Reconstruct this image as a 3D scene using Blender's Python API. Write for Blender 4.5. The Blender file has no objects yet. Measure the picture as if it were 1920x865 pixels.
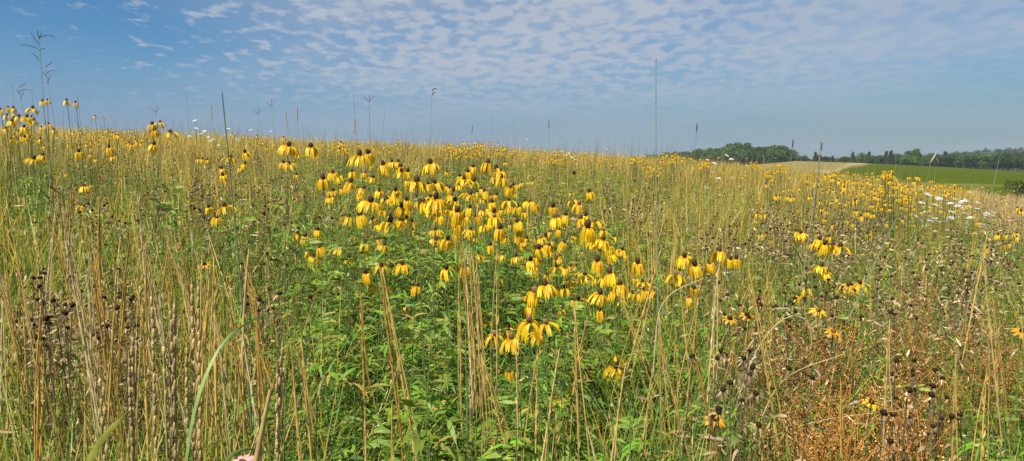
import bpy, math, random
import numpy as np
from mathutils import Vector, Quaternion, Matrix

rng = np.random.default_rng(11)
random.seed(11)
SC = bpy.context.scene
COL = SC.collection
R = math.radians
F = 1371.0            # focal length in photograph pixels (1920 wide)
HZ = 300.0            # pixel row of the true horizon
EYE = 1.6
PITCH = math.atan((432.5 - HZ) / F)
SUN_EL, SUN_AZ = R(55), R(220)      # azimuth clockwise from +Y : behind the camera, a little to the left

# ------------------------------------------------------------------ terrain
S_PX = [-700, -200, 0, 400, 900, 1200, 1480, 1700, 1920, 2400]
S_V = [.066, .067, .063, .0565, .0415, .028, .0125, -.007, -.020, -.026]
def sm(t):
    t = np.clip(t, 0, 1); return t * t * (3 - 2 * t)
def px_of(x, y):
    az = np.clip(np.arctan2(x, y), -R(50), R(50)); return 960 + F * np.tan(az)
def ground(x, y):
    x = np.asarray(x, float); y = np.asarray(y, float)
    r = np.hypot(x, y) + 1e-6; px = px_of(x, y)
    s = np.interp(px, S_PX, S_V)
    near = s * np.minimum(r, 28) + .04 * np.sin(x * .9 + 1) * np.sin(y * .7) * np.minimum(r / 6, 1)
    top = np.interp(px, [1200, 1490, 1650, 1920, 2300], [-3.5, 1.2, .35, -1.9, -2.6])
    far = -.95 + (top + .95) * np.clip((r - 60) / 200, 0, 1)
    far = far - sm((r - 262) / 60) * (4 + top)
    far = far + 12 * sm((r - 520) / 500) * sm((px - 1640) / 500) + 3 * sm((r - 700) / 1500)
    return near + (far - near) * sm((r - 28) / 34)
def g1(x, y): return float(ground(x, y))

def unproj(px, py, d):
    dx = (px - 960) / F; dy = (432.5 - py) / F
    c, s = math.cos(PITCH), math.sin(PITCH)
    return Vector((dx * d, (c + dy * s) * d, EYE + (dy * c - s) * d))

# ------------------------------------------------------------------ materials
def nodes(name):
    m = bpy.data.materials.new(name); m.use_nodes = True
    nt = m.node_tree; nt.nodes.clear()
    return m, nt, nt.nodes.new('ShaderNodeOutputMaterial')
def plant_mat(name, trans=.25, gloss=.06, rough=.45, vary=.25, bump=0, hue=.012):
    m, nt, out = nodes(name); N = nt.nodes.new; L = nt.links.new
    at = N('ShaderNodeAttribute'); at.attribute_name = 'Col'
    oi = N('ShaderNodeObjectInfo')
    hs = N('ShaderNodeHueSaturation')
    mr = N('ShaderNodeMapRange'); mr.inputs[3].default_value = 1 - vary; mr.inputs[4].default_value = 1 + vary
    L(oi.outputs['Random'], mr.inputs[0])
    tc = N('ShaderNodeTexCoord'); nz = N('ShaderNodeTexNoise'); nz.inputs['Scale'].default_value = 60
    nz.inputs['Detail'].default_value = 2
    L(tc.outputs['Object'], nz.inputs['Vector'])
    m2 = N('ShaderNodeMapRange'); m2.inputs[1].default_value = .3; m2.inputs[2].default_value = .7
    m2.inputs[3].default_value = .78; m2.inputs[4].default_value = 1.2
    L(nz.outputs['Fac'], m2.inputs[0])
    mu = N('ShaderNodeMath'); mu.operation = 'MULTIPLY'; L(mr.outputs[0], mu.inputs[0]); L(m2.outputs[0], mu.inputs[1])
    L(mu.outputs[0], hs.inputs['Value'])
    mh = N('ShaderNodeMapRange'); mh.inputs[3].default_value = .5 - hue; mh.inputs[4].default_value = .5 + hue
    L(nz.outputs['Fac'], mh.inputs[0]); L(mh.outputs[0], hs.inputs['Hue'])
    L(at.outputs['Color'], hs.inputs['Color'])
    di = N('ShaderNodeBsdfDiffuse'); tr = N('ShaderNodeBsdfTranslucent'); gl = N('ShaderNodeBsdfGlossy')
    gl.inputs['Roughness'].default_value = rough
    L(hs.outputs[0], di.inputs[0]); L(hs.outputs[0], tr.inputs[0])
    mx = N('ShaderNodeMixShader'); mx.inputs[0].default_value = trans
    L(di.outputs[0], mx.inputs[1]); L(tr.outputs[0], mx.inputs[2])
    m3 = N('ShaderNodeMixShader'); m3.inputs[0].default_value = gloss
    L(mx.outputs[0], m3.inputs[1]); L(gl.outputs[0], m3.inputs[2]); L(m3.outputs[0], out.inputs[0])
    if bump:
        n2 = N('ShaderNodeTexVoronoi'); n2.inputs['Scale'].default_value = bump; L(tc.outputs['Object'], n2.inputs['Vector'])
        b = N('ShaderNodeBump'); b.inputs['Strength'].default_value = .9; b.inputs['Distance'].default_value = .002
        L(n2.outputs['Distance'], b.inputs['Height']); L(b.outputs[0], di.inputs['Normal'])
    return m
M_GRASS = plant_mat('grass_blade', .22, .025)
M_STRAW = plant_mat('dry_straw', .1, .025, .4, .2)
M_LEAF = plant_mat('leaf', .24, .02, .5)
M_STEM = plant_mat('green_stem', .0, .06)
M_PETAL = plant_mat('yellow_petal', .3, .03, .5, .17, hue=.018)
M_CONE = plant_mat('cone', 0, .012, .5, .22, bump=900)
M_SEED = plant_mat('seed', 0, .006, .6, .2, bump=700)
M_WHITE = plant_mat('white_floret', .25, .0, .5, .05, hue=0)
M_BARK = plant_mat('bark', 0, .02)
M_CROWN = plant_mat('tree_leaves', .25, .01, .5, .38, hue=.02)

def ground_mat():
    m, nt, out = nodes('soil_and_field'); N = nt.nodes.new; L = nt.links.new
    at = N('ShaderNodeAttribute'); at.attribute_name = 'Col'
    ge = N('ShaderNodeNewGeometry')
    nz = N('ShaderNodeTexNoise'); nz.inputs['Scale'].default_value = .22; nz.inputs['Detail'].default_value = 9
    nz.inputs['Roughness'].default_value = .68
    L(ge.outputs['Position'], nz.inputs['Vector'])
    n2 = N('ShaderNodeTexNoise'); n2.inputs['Scale'].default_value = 6; n2.inputs['Detail'].default_value = 4
    L(ge.outputs['Position'], n2.inputs['Vector'])
    ad = N('ShaderNodeMath'); ad.operation = 'ADD'; L(nz.outputs['Fac'], ad.inputs[0]); L(n2.outputs['Fac'], ad.inputs[1])
    mr = N('ShaderNodeMapRange'); mr.inputs[1].default_value = .7; mr.inputs[2].default_value = 1.3
    mr.inputs[3].default_value = .55; mr.inputs[4].default_value = 1.45
    L(ad.outputs[0], mr.inputs[0])
    hs = N('ShaderNodeHueSaturation'); L(at.outputs['Color'], hs.inputs['Color']); L(mr.outputs[0], hs.inputs['Value'])
    mh = N('ShaderNodeMapRange'); mh.inputs[1].default_value = .3; mh.inputs[2].default_value = .7
    mh.inputs[3].default_value = .485; mh.inputs[4].default_value = .512
    L(nz.outputs['Fac'], mh.inputs[0]); L(mh.outputs[0], hs.inputs['Hue'])
    di = N('ShaderNodeBsdfDiffuse'); L(hs.outputs[0], di.inputs[0]); L(di.outputs[0], out.inputs[0])
    b = N('ShaderNodeBump'); b.inputs['Strength'].default_value = .6; b.inputs['Distance'].default_value = .15
    L(n2.outputs['Fac'], b.inputs['Height']); L(b.outputs[0], di.inputs['Normal'])
    return m

# ------------------------------------------------------------------ mesh accumulation
class Acc:
    def __init__(s): s.v = []; s.f = []; s.c = []; s.n = 0
    def add(s, V, Q, C):
        V = np.asarray(V, float).reshape(-1, 3); Q = np.asarray(Q, int).reshape(-1, 4); C = np.asarray(C, float).reshape(-1, 3)
        s.v.append(V); s.f.append(Q + s.n); s.c.append(C); s.n += len(V); return s
    def arrays(s): return np.concatenate(s.v), np.concatenate(s.f), np.concatenate(s.c)
    def add_xf(s, A, M=None, loc=(0, 0, 0), cm=1.0):
        V, Q, C = A if isinstance(A, tuple) else A.arrays()
        if M is not None: V = V @ np.asarray(M).T
        s.add(V + np.asarray(loc), Q, C * cm)
    def mesh(s, name, mat, smooth=True):
        V, Q, C = s.arrays()
        me = bpy.data.meshes.new(name); nv, nf = len(V), len(Q)
        me.vertices.add(nv); me.vertices.foreach_set('co', V.astype(np.float32).ravel())
        me.loops.add(nf * 4); me.loops.foreach_set('vertex_index', Q.astype(np.int32).ravel())
        me.polygons.add(nf); me.polygons.foreach_set('loop_start', (np.arange(nf) * 4).astype(np.int32))
        me.polygons.foreach_set('use_smooth', np.full(nf, smooth))
        me.update(calc_edges=True)
        a = me.attributes.new('Col', 'FLOAT_COLOR', 'POINT')
        a.data.foreach_set('color', np.concatenate([C, np.ones((nv, 1))], 1).astype(np.float32).ravel())
        me.materials.append(mat)
        return me

def norm(a): return a / (np.linalg.norm(a, axis=-1, keepdims=True) + 1e-9)
def strips(acc, base, D, L, W, side, bend, k=3, prof=None, c0=(.1, .2, .03), c1=None, fold=0):
    """n ribbons: P(t) = base + D*L*t + bend*L*t^2, with a width profile along t"""
    n = len(base); t = np.linspace(0, 1, k + 1)
    prof = np.interp(t, *prof) if prof else 1 - .9 * t ** 1.5
    L = np.broadcast_to(L, n)[:, None, None]; W = np.broadcast_to(W, n)[:, None, None]
    T = t[None, :, None]
    P = base[:, None] + D[:, None] * L * T + bend[:, None] * L * T ** 2
    S = side[:, None] * W * .5 * prof[None, :, None]
    V = np.stack([P - S, P + S], 2)                       # n,k+1,2,3
    i = np.arange(n)[:, None] * (k + 1) * 2; j = np.arange(k)[None] * 2
    q = i + j
    Q = np.stack([q, q + 1, q + 3, q + 2], -1)
    c0 = np.broadcast_to(np.asarray(c0, float), (n, 3)); c1 = c0 if c1 is None else np.broadcast_to(np.asarray(c1, float), (n, 3))
    C = c0[:, None] * (1 - T) + c1[:, None] * T
    C = np.repeat(C[:, :, None], 2, 2)
    acc.add(V, Q, C)
LANCE = ([0, .25, .5, .8, 1], [.15, .85, 1, .55, .03])
STRAWP = ([0, .6, .68, .85, 1], [.45, .45, 1, 1, .1])

def tube(acc, pts, rad, col, sides=4, col1=None):
    pts = np.asarray(pts, float); n = len(pts)
    rad = np.broadcast_to(rad, n); T = norm(np.gradient(pts, axis=0))
    ref = np.array([1, 0, 0]) if abs(T[0, 2]) > .5 else np.array([0, 0, 1])
    A = norm(np.cross(T, ref)); B = np.cross(T, A)
    a = np.arange(sides) * 2 * math.pi / sides
    V = pts[:, None] + rad[:, None, None] * (A[:, None] * np.cos(a)[None, :, None] + B[:, None] * np.sin(a)[None, :, None])
    i = np.arange(n - 1)[:, None] * sides; j = np.arange(sides)[None]; j2 = (j + 1) % sides
    Q = np.stack([i + j, i + j2, i + sides + j2, i + sides + j], -1)
    c1 = col if col1 is None else col1
    t = np.linspace(0, 1, n)[:, None]
    C = np.repeat((np.asarray(col) * (1 - t) + np.asarray(c1) * t)[:, None], sides, 1)
    acc.add(V, Q, C)
def blob(acc, c, rx, rz, col, nu=8, nv=6, jit=0, col1=None):
    u = np.arange(nu) * 2 * math.pi / nu; v = np.linspace(.12, math.pi - .12, nv)
    rr = 1 + (rng.random((nv, nu)) - .5) * jit
    V = np.stack([rx * np.sin(v)[:, None] * np.cos(u) * rr, rx * np.sin(v)[:, None] * np.sin(u) * rr, rz * np.cos(v)[:, None] * rr], -1) + np.asarray(c)
    i = np.arange(nv - 1)[:, None] * nu; j = np.arange(nu)[None]; j2 = (j + 1) % nu
    Q = np.stack([i + j, i + nu + j, i + nu + j2, i + j2], -1)
    t = np.linspace(0, 1, nv)[:, None, None]; c1 = col if col1 is None else col1
    C = np.broadcast_to(np.asarray(c1) * t + np.asarray(col) * (1 - t), (nv, nu, 3))
    acc.add(V, Q, C)
    cap = [[0, 1, 2, 3], [0, 3, 4, 5], [0, 5, 6, 7]] if nu == 8 else ([[0, 1, 2, 3], [0, 3, 4, 5]] if nu == 6 else [[0, 1, 2, 3]])
    o = acc.n - nv * nu
    acc.f.append(np.array(cap) + o); acc.f.append(np.array(cap)[:, ::-1] + o + (nv - 1) * nu)

def octas(acc, P, r, col):
    """many small six-cornered seeds"""
    n = len(P); o = np.array([[1, 0, 0], [0, 1, 0], [-1, 0, 0], [0, -1, 0], [0, 0, 1.25], [0, 0, -1.25]], float)
    r = np.broadcast_to(r, n)
    V = P[:, None] + o[None] * r[:, None, None]
    i = (np.arange(n) * 6)[:, None]
    Q = np.stack([np.concatenate([i + 4, i + 0, i + 1, i + 2], 1), np.concatenate([i + 4, i + 2, i + 3, i + 0], 1),
                  np.concatenate([i + 5, i + 2, i + 1, i + 0], 1), np.concatenate([i + 5, i + 0, i + 3, i + 2], 1)], 1)
    C = np.repeat(np.broadcast_to(col, (n, 3))[:, None], 6, 1)
    acc.add(V, Q, C)

def rdir(n, zlo=-1, zhi=1):
    a = rng.random(n) * 2 * math.pi; z = rng.uniform(zlo, zhi, n); s = np.sqrt(1 - z * z)
    return np.stack([s * np.cos(a), s * np.sin(a), z], -1)
def horiz(n):
    a = rng.random(n) * 2 * math.pi; return np.stack([np.cos(a), np.sin(a), 0 * a], -1)

# ------------------------------------------------------------------ object helpers
def link(name, data, parent=None):
    o = bpy.data.objects.new(name, data); COL.objects.link(o)
    if parent: o.parent = parent
    return o
def tag(o, label=None, cat=None, group=None, kind=None):
    if label: o['label'] = label
    if cat: o['category'] = cat
    if group: o['group'] = group
    if kind: o['kind'] = kind
    return o
def stuff(name, acc, mat, label, cat):
    return tag(link(name, acc.mesh(name, mat)), label, cat, kind='stuff')

# ================================================================== GROUND
def build_ground():
    na = 361; rr = np.concatenate([[0], np.geomspace(.5, 62, 70), np.linspace(66, 330, 60), np.geomspace(345, 5000, 40)])
    az = np.linspace(-math.pi, math.pi, na)
    az = np.concatenate([np.linspace(-math.pi, -.8, 30), np.linspace(-.78, .78, 300), np.linspace(.8, math.pi, 30)])
    na = len(az); X = rr[:, None] * np.sin(az)[None]; Y = rr[:, None] * np.cos(az)[None]
    Z = ground(X, Y); nr = len(rr)
    i = np.arange(nr - 1)[:, None] * na; j = np.arange(na - 1)[None]
    Q = np.stack([i + j, i + na + j, i + na + j + 1, i + j + 1], -1)
    px = px_of(X, Y); r = np.hypot(X, Y) + 1e-3
    yy = HZ + F * (EYE - Z) / r
    soil = np.array([.045, .036, .02]); green = np.array([.066, .092, .005]); tan = np.array([.24, .195, .065])
    dry = np.array([.2, .19, .06])
    C = np.broadcast_to(soil, X.shape + (3,)).copy()
    w = sm((r - 40) / 15)[..., None]
    e = (px - 1545) / 110 - (322 - yy) / 19
    e = e + .12 * np.sin(px / 23) + .1 * np.sin(px / 9 + 1)
    wg = sm((e + .15) / .3)[..., None]
    streak = np.exp(-((e + .22) / .12) ** 2)[..., None] * .5
    fld = tan * (1 - wg) + green * wg
    fld = fld + (np.array([.42, .34, .2]) - fld) * streak
    strip = np.exp(-((r - 88 - (px - 1800) * .04) / 4.5) ** 2) * sm((px - 1560) / 200)
    fld = fld + (dry - fld) * (strip * .55)[..., None]
    C = C * (1 - w) + fld * w
    wf = sm((r - 290) / 40)[..., None]; C = C * (1 - wf) + np.array([.035, .06, .018]) * wf
    a = Acc(); a.add(np.stack([X, Y, Z], -1), Q, C)
    tag(link('ground', a.mesh('ground', ground_mat())), kind='structure')
build_ground()

# ================================================================== FLOWER LIST  (x, y of the cone in the photo, head height px, type)
# types: d dark brown cone, p pinkish brown cone, t small tan cone, g greenish; capital = few or no petals left
def S(txt): 
    out = []
    for w in txt.split():
        a = w.split(','); out.append((float(a[0]), float(a[1]), float(a[2]), a[3] if len(a) > 3 else 'd'))
    return out
Z_LEFT = S("""1,204,19 15,200,16 25,201,18 13,215,17 26,210,16,D 25,220,19 22,226,21 36,218,20 50,218,21 61,202,22 59,218,16,D 63,224,20
12,239,19 45,237,22 36,245,18 54,249,19 47,256,20 21,259,18 80,188,18 89,187,15,D 125,187,18 142,191,17 91,231,18 101,242,17 76,259,16
82,273,14 63,296,22 80,290,20 178,217,10 194,219,8 139,248,13 151,246,11 129,270,11,D 150,272,11,D 172,264,11,D 171,278,11,D 185,268,10,D
148,283,24 205,275,21 211,292,17 285,231,27 300,229,22 288,241,27 288,269,27 320,247,25 243,267,16 248,270,17 257,265,12 222,253,13
217,252,12 229,258,12 265,268,11 211,249,11 201,244,10 170,289,12 179,298,11 158,348,24 172,346,10 123,325,12 194,327,11 2,348,17
186,368,14 152,384,20""")
Z_MIDL = S("""532,257,14 541,271,34 532,303,24 543,306,22 460,284,22 433,294,24 459,306,20 450,314,14 416,315,20 418,327,24 373,297,14 380,297,15
388,299,14 422,384,34 391,387,25 406,405,30 365,390,22,D 556,283,18 500,255,10 500,276,11 556,326,17 583,274,36 561,289,13 557,328,13""")
Z_CEN = S("""674,288,38 690,285,30 693,286,26 696,310,14,D 719,307,30 734,302,24 746,302,24 746,317,15,G 753,320,26 764,319,30 624,322,27 634,328,26 606,332,36
660,320,24 683,322,24,p 657,339,32 682,352,27 624,356,22 619,368,22,p 711,356,24 742,355,29 779,337,30 694,374,46 718,393,22 752,386,29 763,373,28
773,413,24,G 675,401,36 653,404,30 731,413,36 749,411,28 711,420,22 719,428,14,D 673,362,22 558,436,24 572,441,29 595,430,25 601,461,31 579,470,24
587,479,28 636,464,32 653,482,26 684,454,27 695,481,22 719,457,27 716,487,16,D 715,496,34 686,509,36 745,456,20 754,493,30 777,501,18,D 761,570,22,p
702,528,30 730,533,22 711,447,18 696,439,20 665,441,18 777,533,16,p 808,304,33 782,337,44 838,321,15,D 816,340,34 829,352,20,D 838,348,17,D
870,333,33 878,320,28 890,330,20,D 888,337,30 914,303,30 931,313,28,D 940,332,26 951,333,10,T 956,348,33,p 968,361,15,G 817,368,44 796,377,34
853,374,32 848,364,24 881,362,28 888,370,19,G 894,380,11,T 857,393,38 881,387,28 825,386,16,D 918,364,20,t 923,377,30 954,374,30 992,376,26,p
926,395,32 927,404,34,p 939,392,18,D 829,406,19,D 773,430,20 897,403,24,t 906,392,22,p 937,425,40 958,419,19,P 966,429,20,D 970,414,30 966,406,18,D
946,408,9,T 858,418,30 882,428,26 816,430,24 956,385,24 997,339,13 978,342,13 972,345,13 947,304,11 839,445,39 920,457,30 900,473,26 890,464,18
939,476,24,p 838,501,39 865,491,20,D 852,492,24 872,499,30 782,534,30 831,528,26 948,443,26,p 980,460,18,D 948,502,14,D 972,440,26 987,445,26
1003,382,24,p 1037,385,30 1041,405,36,p 1060,401,32 1062,386,10,T 1018,358,9,T 1066,360,9,T 1071,361,12,t 1075,374,22,p 1086,381,26,p 1098,402,26
1090,408,30 1102,422,44 1116,413,30,p 1132,430,27,p 1130,447,35 1141,458,33,p 1146,475,28,p 1174,477,19,p 1187,481,10,T 1196,490,36 1120,486,36
1091,470,20,p 1014,445,24,p 1030,457,31,p 1035,469,26,p 1012,463,36 1003,461,22,p 1004,480,26,p 996,486,32 1045,497,27 1008,505,17,D 996,505,18,t
1026,513,24,p 1144,509,40 1097,513,34 972,425,28 1022,531,42 1001,544,40,p 985,552,26,p 993,571,36,p 992,597,56,p 1025,603,42,p 1031,568,15,G
1053,577,29,p 1059,538,30 1061,525,20,D 1077,560,34 1085,559,28 1125,578,36 1124,547,40 1113,521,24,p 955,610,30 959,631,42,p 949,638,16,D
928,625,34,p 949,622,14,t 918,599,20 901,611,18,p 1006,622,38,p 1119,623,9,T 1135,519,30 1162,531,36 1191,520,24,p 1217,527,26,p 1230,544,34,p
1208,542,28 1202,549,26 1165,562,22 1283,479,34 1303,494,38 1267,513,34,p 1274,518,30,p 1301,538,34 1292,555,32,p 1348,469,36 1331,491,30 1381,482,32
1370,484,28 1105,692,30 1153,686,38 1162,663,28 955,694,32,p 1044,746,32,p 810,322,12,D 862,345,22 903,352,20 844,392,24 808,398,26 870,404,26
910,418,26 890,444,22 818,462,20 790,444,18 768,394,20 736,376,18 700,408,22 640,352,18 1048,428,24 1076,440,22 1112,452,26 1150,442,20 1160,470,20
1042,540,28 1150,545,30 1186,548,26 940,520,20,t 730,500,22""")
Z_RIGHT = S("""1388,438,14 1420,399,15 1436,400,15 1418,412,12 1414,433,13 1426,438,17 1435,436,16 1456,368,13 1436,344,9 1444,337,9 1452,338,9 1391,331,7
1398,327,7 1455,366,13 1462,366,14 1475,368,13 1482,370,13 1489,369,12 1518,368,12 1524,368,12 1514,337,11 1548,328,12 1559,334,13 1546,333,10 1574,338,14
1584,341,15 1583,350,15 1588,338,10,D 1541,351,11 1556,353,11 1535,342,10 1525,346,9 1570,371,14 1568,382,12 1560,378,11 1550,373,9 1537,377,11 1584,380,12
1577,390,11 1541,391,12 1549,395,12 1530,402,10 1546,411,11 1560,421,14 1603,376,15 1605,394,17 1614,404,17 1626,397,15 1636,401,14 1590,413,12 1601,418,15
1630,370,12 1648,370,12 1648,378,12 1635,384,12 1628,436,16 1567,432,13 1425,402,13 1512,422,13 1521,423,14 1496,432,20 1502,436,22 1508,440,22
1537,446,32 1546,455,32 1554,442,20 1562,458,30 1576,460,30 1525,455,24 1532,437,14,D 1578,449,14,D 1496,392,11 1499,380,9 1626,340,10 1612,339,10
1600,340,10 1654,326,9 1654,351,11 1640,359,10 1437,327,8 1448,335,9 1437,346,10 1470,356,9 1469,424,10 1462,455,11 1422,377,11 1750,338,8 1744,338,8
1790,344,9 1800,350,10 1818,356,9 1822,362,9 1786,367,9 1813,384,10 1808,389,10 1908,389,13 1915,395,15 1871,439,17 1886,439,16 1906,436,16 1906,443,17
1883,457,17 1892,455,16 1849,464,18 1834,467,12 1820,490,14 1825,485,14 1835,416,12 1843,429,12 1692,411,12 1707,420,11 1712,420,10 1722,428,11
1705,440,10 1691,435,9 1682,422,11 1662,419,12 1664,457,11 1707,399,10 1540,497,30 1549,510,28 1498,552,26 1511,540,26 1591,532,28 1613,529,30
1600,534,24 1494,599,22 1589,610,18,t 1819,485,13 1813,492,15 1790,522,18 1794,549,17 1841,532,14 1859,534,15 1860,562,16 1871,562,14 1912,580,20
1440,617,28 1429,637,26 1434,628,24 1660,330,10 1664,322,10 1674,328,11 1668,338,11""")
for _ in range(60):
    x_ = random.gauss(850, 105); y_ = 300 + (x_ - 640) * .28 * random.uniform(0, 1.2) + random.uniform(-5, 110)
    if 600 < x_ < 1120: Z_CEN.append((x_, y_, random.uniform(19, 29), random.choice('dddgD')))
for _ in range(26):
    x_ = random.uniform(940, 1220); Z_CEN.append((x_, 400 + (x_ - 940) * .35 + random.uniform(-20, 90), random.uniform(19, 28), random.choice('ddptT')))
def cluster(x0, x1, y0, y1, n, s0, s1):
    o = []
    for _ in range(n):
        u = min(max(random.gauss(.5, .24), 0), 1); v = random.random()
        o.append((x0 + (x1 - x0) * u, y0 + (y1 - y0) * v, random.uniform(s0, s1), random.choice('dddg')))
    return o
Z_FAR = []
for c in [(815, 935, 266, 296, 120, 6, 9), (925, 970, 270, 292, 26, 5, 8), (1015, 1080, 285, 305, 34, 5, 8), (1178, 1210, 293, 305, 28, 5, 8),
          (1240, 1290, 286, 303, 36, 5, 8), (1302, 1340, 300, 316, 26, 5, 8), (1205, 1250, 308, 328, 22, 6, 9), (1428, 1452, 318, 330, 12, 6, 8),
          (1400, 1430, 302, 315, 14, 5, 7), (1448, 1480, 306, 320, 24, 5, 8), (1600, 1740, 330, 392, 90, 8, 12), (1560, 1900, 345, 400, 60, 7, 10), (1480, 1620, 325, 360, 30, 7, 10), (1480, 1660, 320, 340, 50, 5, 8),
          (1590, 1660, 355, 400, 24, 7, 11), (1650, 1680, 318, 335, 16, 8, 11), (1700, 1820, 345, 365, 34, 6, 9), (100, 330, 240, 275, 90, 5, 9),
          (330, 560, 247, 280, 60, 4, 8), (560, 820, 262, 285, 90, 4, 8), (930, 1180, 275, 300, 50, 4, 7), (1060, 1400, 290, 312, 60, 4, 7),
          (620, 660, 265, 290, 16, 8, 11), (1420, 1700, 390, 470, 20, 8, 12), (0, 120, 225, 265, 14, 9, 13), (690, 1080, 330, 400, 22, 9, 14)]:
    Z_FAR += cluster(*c)

def solve(px, py, s, unit=.072, hmin=.75, hmax=1.62, dmax=27):
    """distance from apparent size, corrected so the plant has a sensible height on the terrain"""
    d = min(unit * F / s, dmax); best = None
    for k in np.linspace(.6, 1.6, 41):
        dd = min(d * k, dmax); P = unproj(px, py, dd); h = P.z - g1(P.x, P.y)
        pen = max(0, hmin - h) + max(0, h - hmax) + .25 * abs(math.log(k))
        if best is None or pen < best[0]: best = (pen, dd, P, h)
    return best[1], best[2], best[3]

FL = []      # dicts
for zone, lst in (('left', Z_LEFT), ('midleft', Z_MIDL), ('central', Z_CEN), ('right', Z_RIGHT), ('far', Z_FAR)):
    for (px, py, s, ty) in lst:
        d, P, h = solve(px, py + s * .12, s)
        if h < .35: continue
        if h > 1.9: continue
        FL.append(dict(px=px, py=py, s=s, ty=ty, z=zone, d=d, P=P, h=h))
FL.sort(key=lambda f: -f['s'])
NEARF = FL[:300]; RESTF = FL[300:]

# clearance map: nothing from the stuff layers may rise in front of a listed flower
BX = np.arange(-400, 2400, 6); BR = np.arange(0, 30, .15)
CLEAR = np.full((len(BX), len(BR)), -1e4)
for f in FL:
    if f['s'] < 9.5: continue
    i0 = int((f['px'] - f['s'] * .45 + 400) / 6); i1 = int((f['px'] + f['s'] * .45 + 400) / 6) + 1
    j1 = int((f['d'] - .03) / .15)
    CLEAR[i0:i1 + 1, :j1] = np.maximum(CLEAR[i0:i1 + 1, :j1], f['py'] + f['s'] * .9)
def limit_h(x, y, h, gz, keep=.035):
    r = np.hypot(x, y); px = px_of(x, y)
    i = np.clip(((px + 400) / 6).astype(int), 0, len(BX) - 1); j = np.clip((r / .15).astype(int), 0, len(BR) - 1)
    ymin = CLEAR[i, j]
    hmax = EYE - (ymin - HZ) / F * r - gz
    hm = np.where(rng.random(len(h)) < keep, h, np.minimum(h, np.maximum(hmax, .12)))
    return hm

# ================================================================== CONEFLOWER PIECES
YEL = np.array([.93, .615, .004])
CONEC = {'d': ((.10, .055, .03), (.055, .028, .014)), 'p': ((.36, .20, .12), (.12, .05, .03)), 't': ((.45, .36, .2), (.3, .26, .1)), 'g': ((.12, .10, .035), (.07, .05, .02))}  # top colour, then bottom; sunlit tops of the pinkish cones are painted in
def cone_acc(ty, q=0):
    a = Acc(); c0, c1 = CONEC[ty]; nu, nv = (8, 6) if q == 0 else (6, 4)
    k = {'d': 1, 'p': .95, 't': .62, 'g': 1.05}[ty] * random.uniform(.9, 1.12)
    blob(a, (0, 0, .0085 * k), .0082 * k, random.uniform(.0095, .0125) * k, c0, nu, nv, .12, c1); return a
def petals_list(n, spread, q=0):
    out = []; a0 = random.random() * 6.28
    for i in range(n):
        a = a0 + (i + random.uniform(-.25, .25)) * 2 * math.pi / n
        o = np.array([math.cos(a), math.sin(a), 0]); sp = max(.1, spread + random.uniform(-.12, .15))
        D = o * (.45 + sp * .9) + np.array([0, 0, .12 + sp * .1]); B = -o * (.38 - sp * .1) + np.array([0, 0, -1.05 + sp * .35])
        L = random.uniform(.043, .056); W = random.uniform(.0125, .0175)
        tw = random.uniform(-.35, .35)
        side = norm(np.array([-math.sin(a), math.cos(a), tw]))
        c = YEL * random.uniform(.85, 1.1) * np.array([1, random.uniform(.85, 1.08), 1])
        A = Acc()
        pr = ([0, .15, .4, .75, .93, 1], [.3, .7, 1, 1, .75, .35])
        # two half ribbons folded along the midrib
        for sgn in (-1, 1):
            b = np.array([o * .006])
            strips(A, b + side * sgn * W * .25, D[None], L, W * .52, norm(side + np.array([0, 0, .35 * sgn]) * 1 + o * 0)[None] , B[None] , 4 if q == 0 else 2, pr, c * np.array([.85, .72, 1]), c)
        out.append(A)
    return out
def merge(lst):
    a = Acc()
    for x in lst: a.add_xf(x)
    return a
def bare_petals():
    return merge(petals_list(random.choice([1, 2, 3]), .02))

STEM_C = (.13, .19, .06)
def stem_acc(bend, rad=.0016):
    t = np.linspace(0, 1, 8); a = random.random() * 6.28
    off = bend * (1 - t) * t * 4 * .5
    pts = np.stack([off * math.cos(a), off * math.sin(a), t], -1)
    A = Acc(); tube(A, pts, np.linspace(rad * 1.3, rad * .75, 8), STEM_C, 4, (.17, .22, .07)); return A
def fol_acc(nl, hi=.8, lf=(.045, .082)):
    """leaves up a unit-high stem: pinnate leaves with lance-shaped leaflets"""
    A = Acc()
    for i in range(nl):
        z = hi * (i + random.random()) / nl; a = random.random() * 6.28
        o = np.array([math.cos(a), math.sin(a), 0.]); up = random.uniform(.1, .7)
        ll = random.uniform(.09, .17) * (1.15 - z * .6)
        base = np.array([0, 0, z]); D = norm(o + np.array([0, 0, up])); B = np.array([0, 0, -.35])
        m = random.choice([3, 5, 5]); g = random.uniform(.75, 1.25)
        c = np.array([.13, .235, .024]) * g * np.array([random.uniform(.75, 1.6), 1, random.uniform(.6, 1.6)]) * random.choice([1, 1, 1, .65, 1.2])
        if random.random() < .06: c = np.array([.34, .27, .06])
        strips(A, base[None], D[None], ll, .002, norm(np.cross(D, [0, 0, 1]))[None], B[None], 2, ([0, 1], [1, 1]), c)
        sd = norm(np.cross(D, [0, 0, 1.]))
        for j in range(m):
            t = [1, .55, .55, .85, .85][j] if m == 5 else [1, .6, .6][j]
            sg = 0 if j == 0 else (1 if j % 2 else -1)
            p = base + D * ll * t + B * ll * t * t
            dd = norm(D + sd * sg * random.uniform(.6, 1.1) + np.array([0, 0, random.uniform(-.3, .2)]))
            L = random.uniform(*lf) * (1 if j == 0 else .8)
            s2 = norm(np.cross(dd, [random.uniform(-1, 1), random.uniform(-1, 1), .8]))
            strips(A, p[None], dd[None], L, random.uniform(.008, .0145), s2[None], np.array([[0, 0, random.uniform(-.7, -.1)]]), 3, LANCE, c, c * 1.1)
    return A

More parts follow.
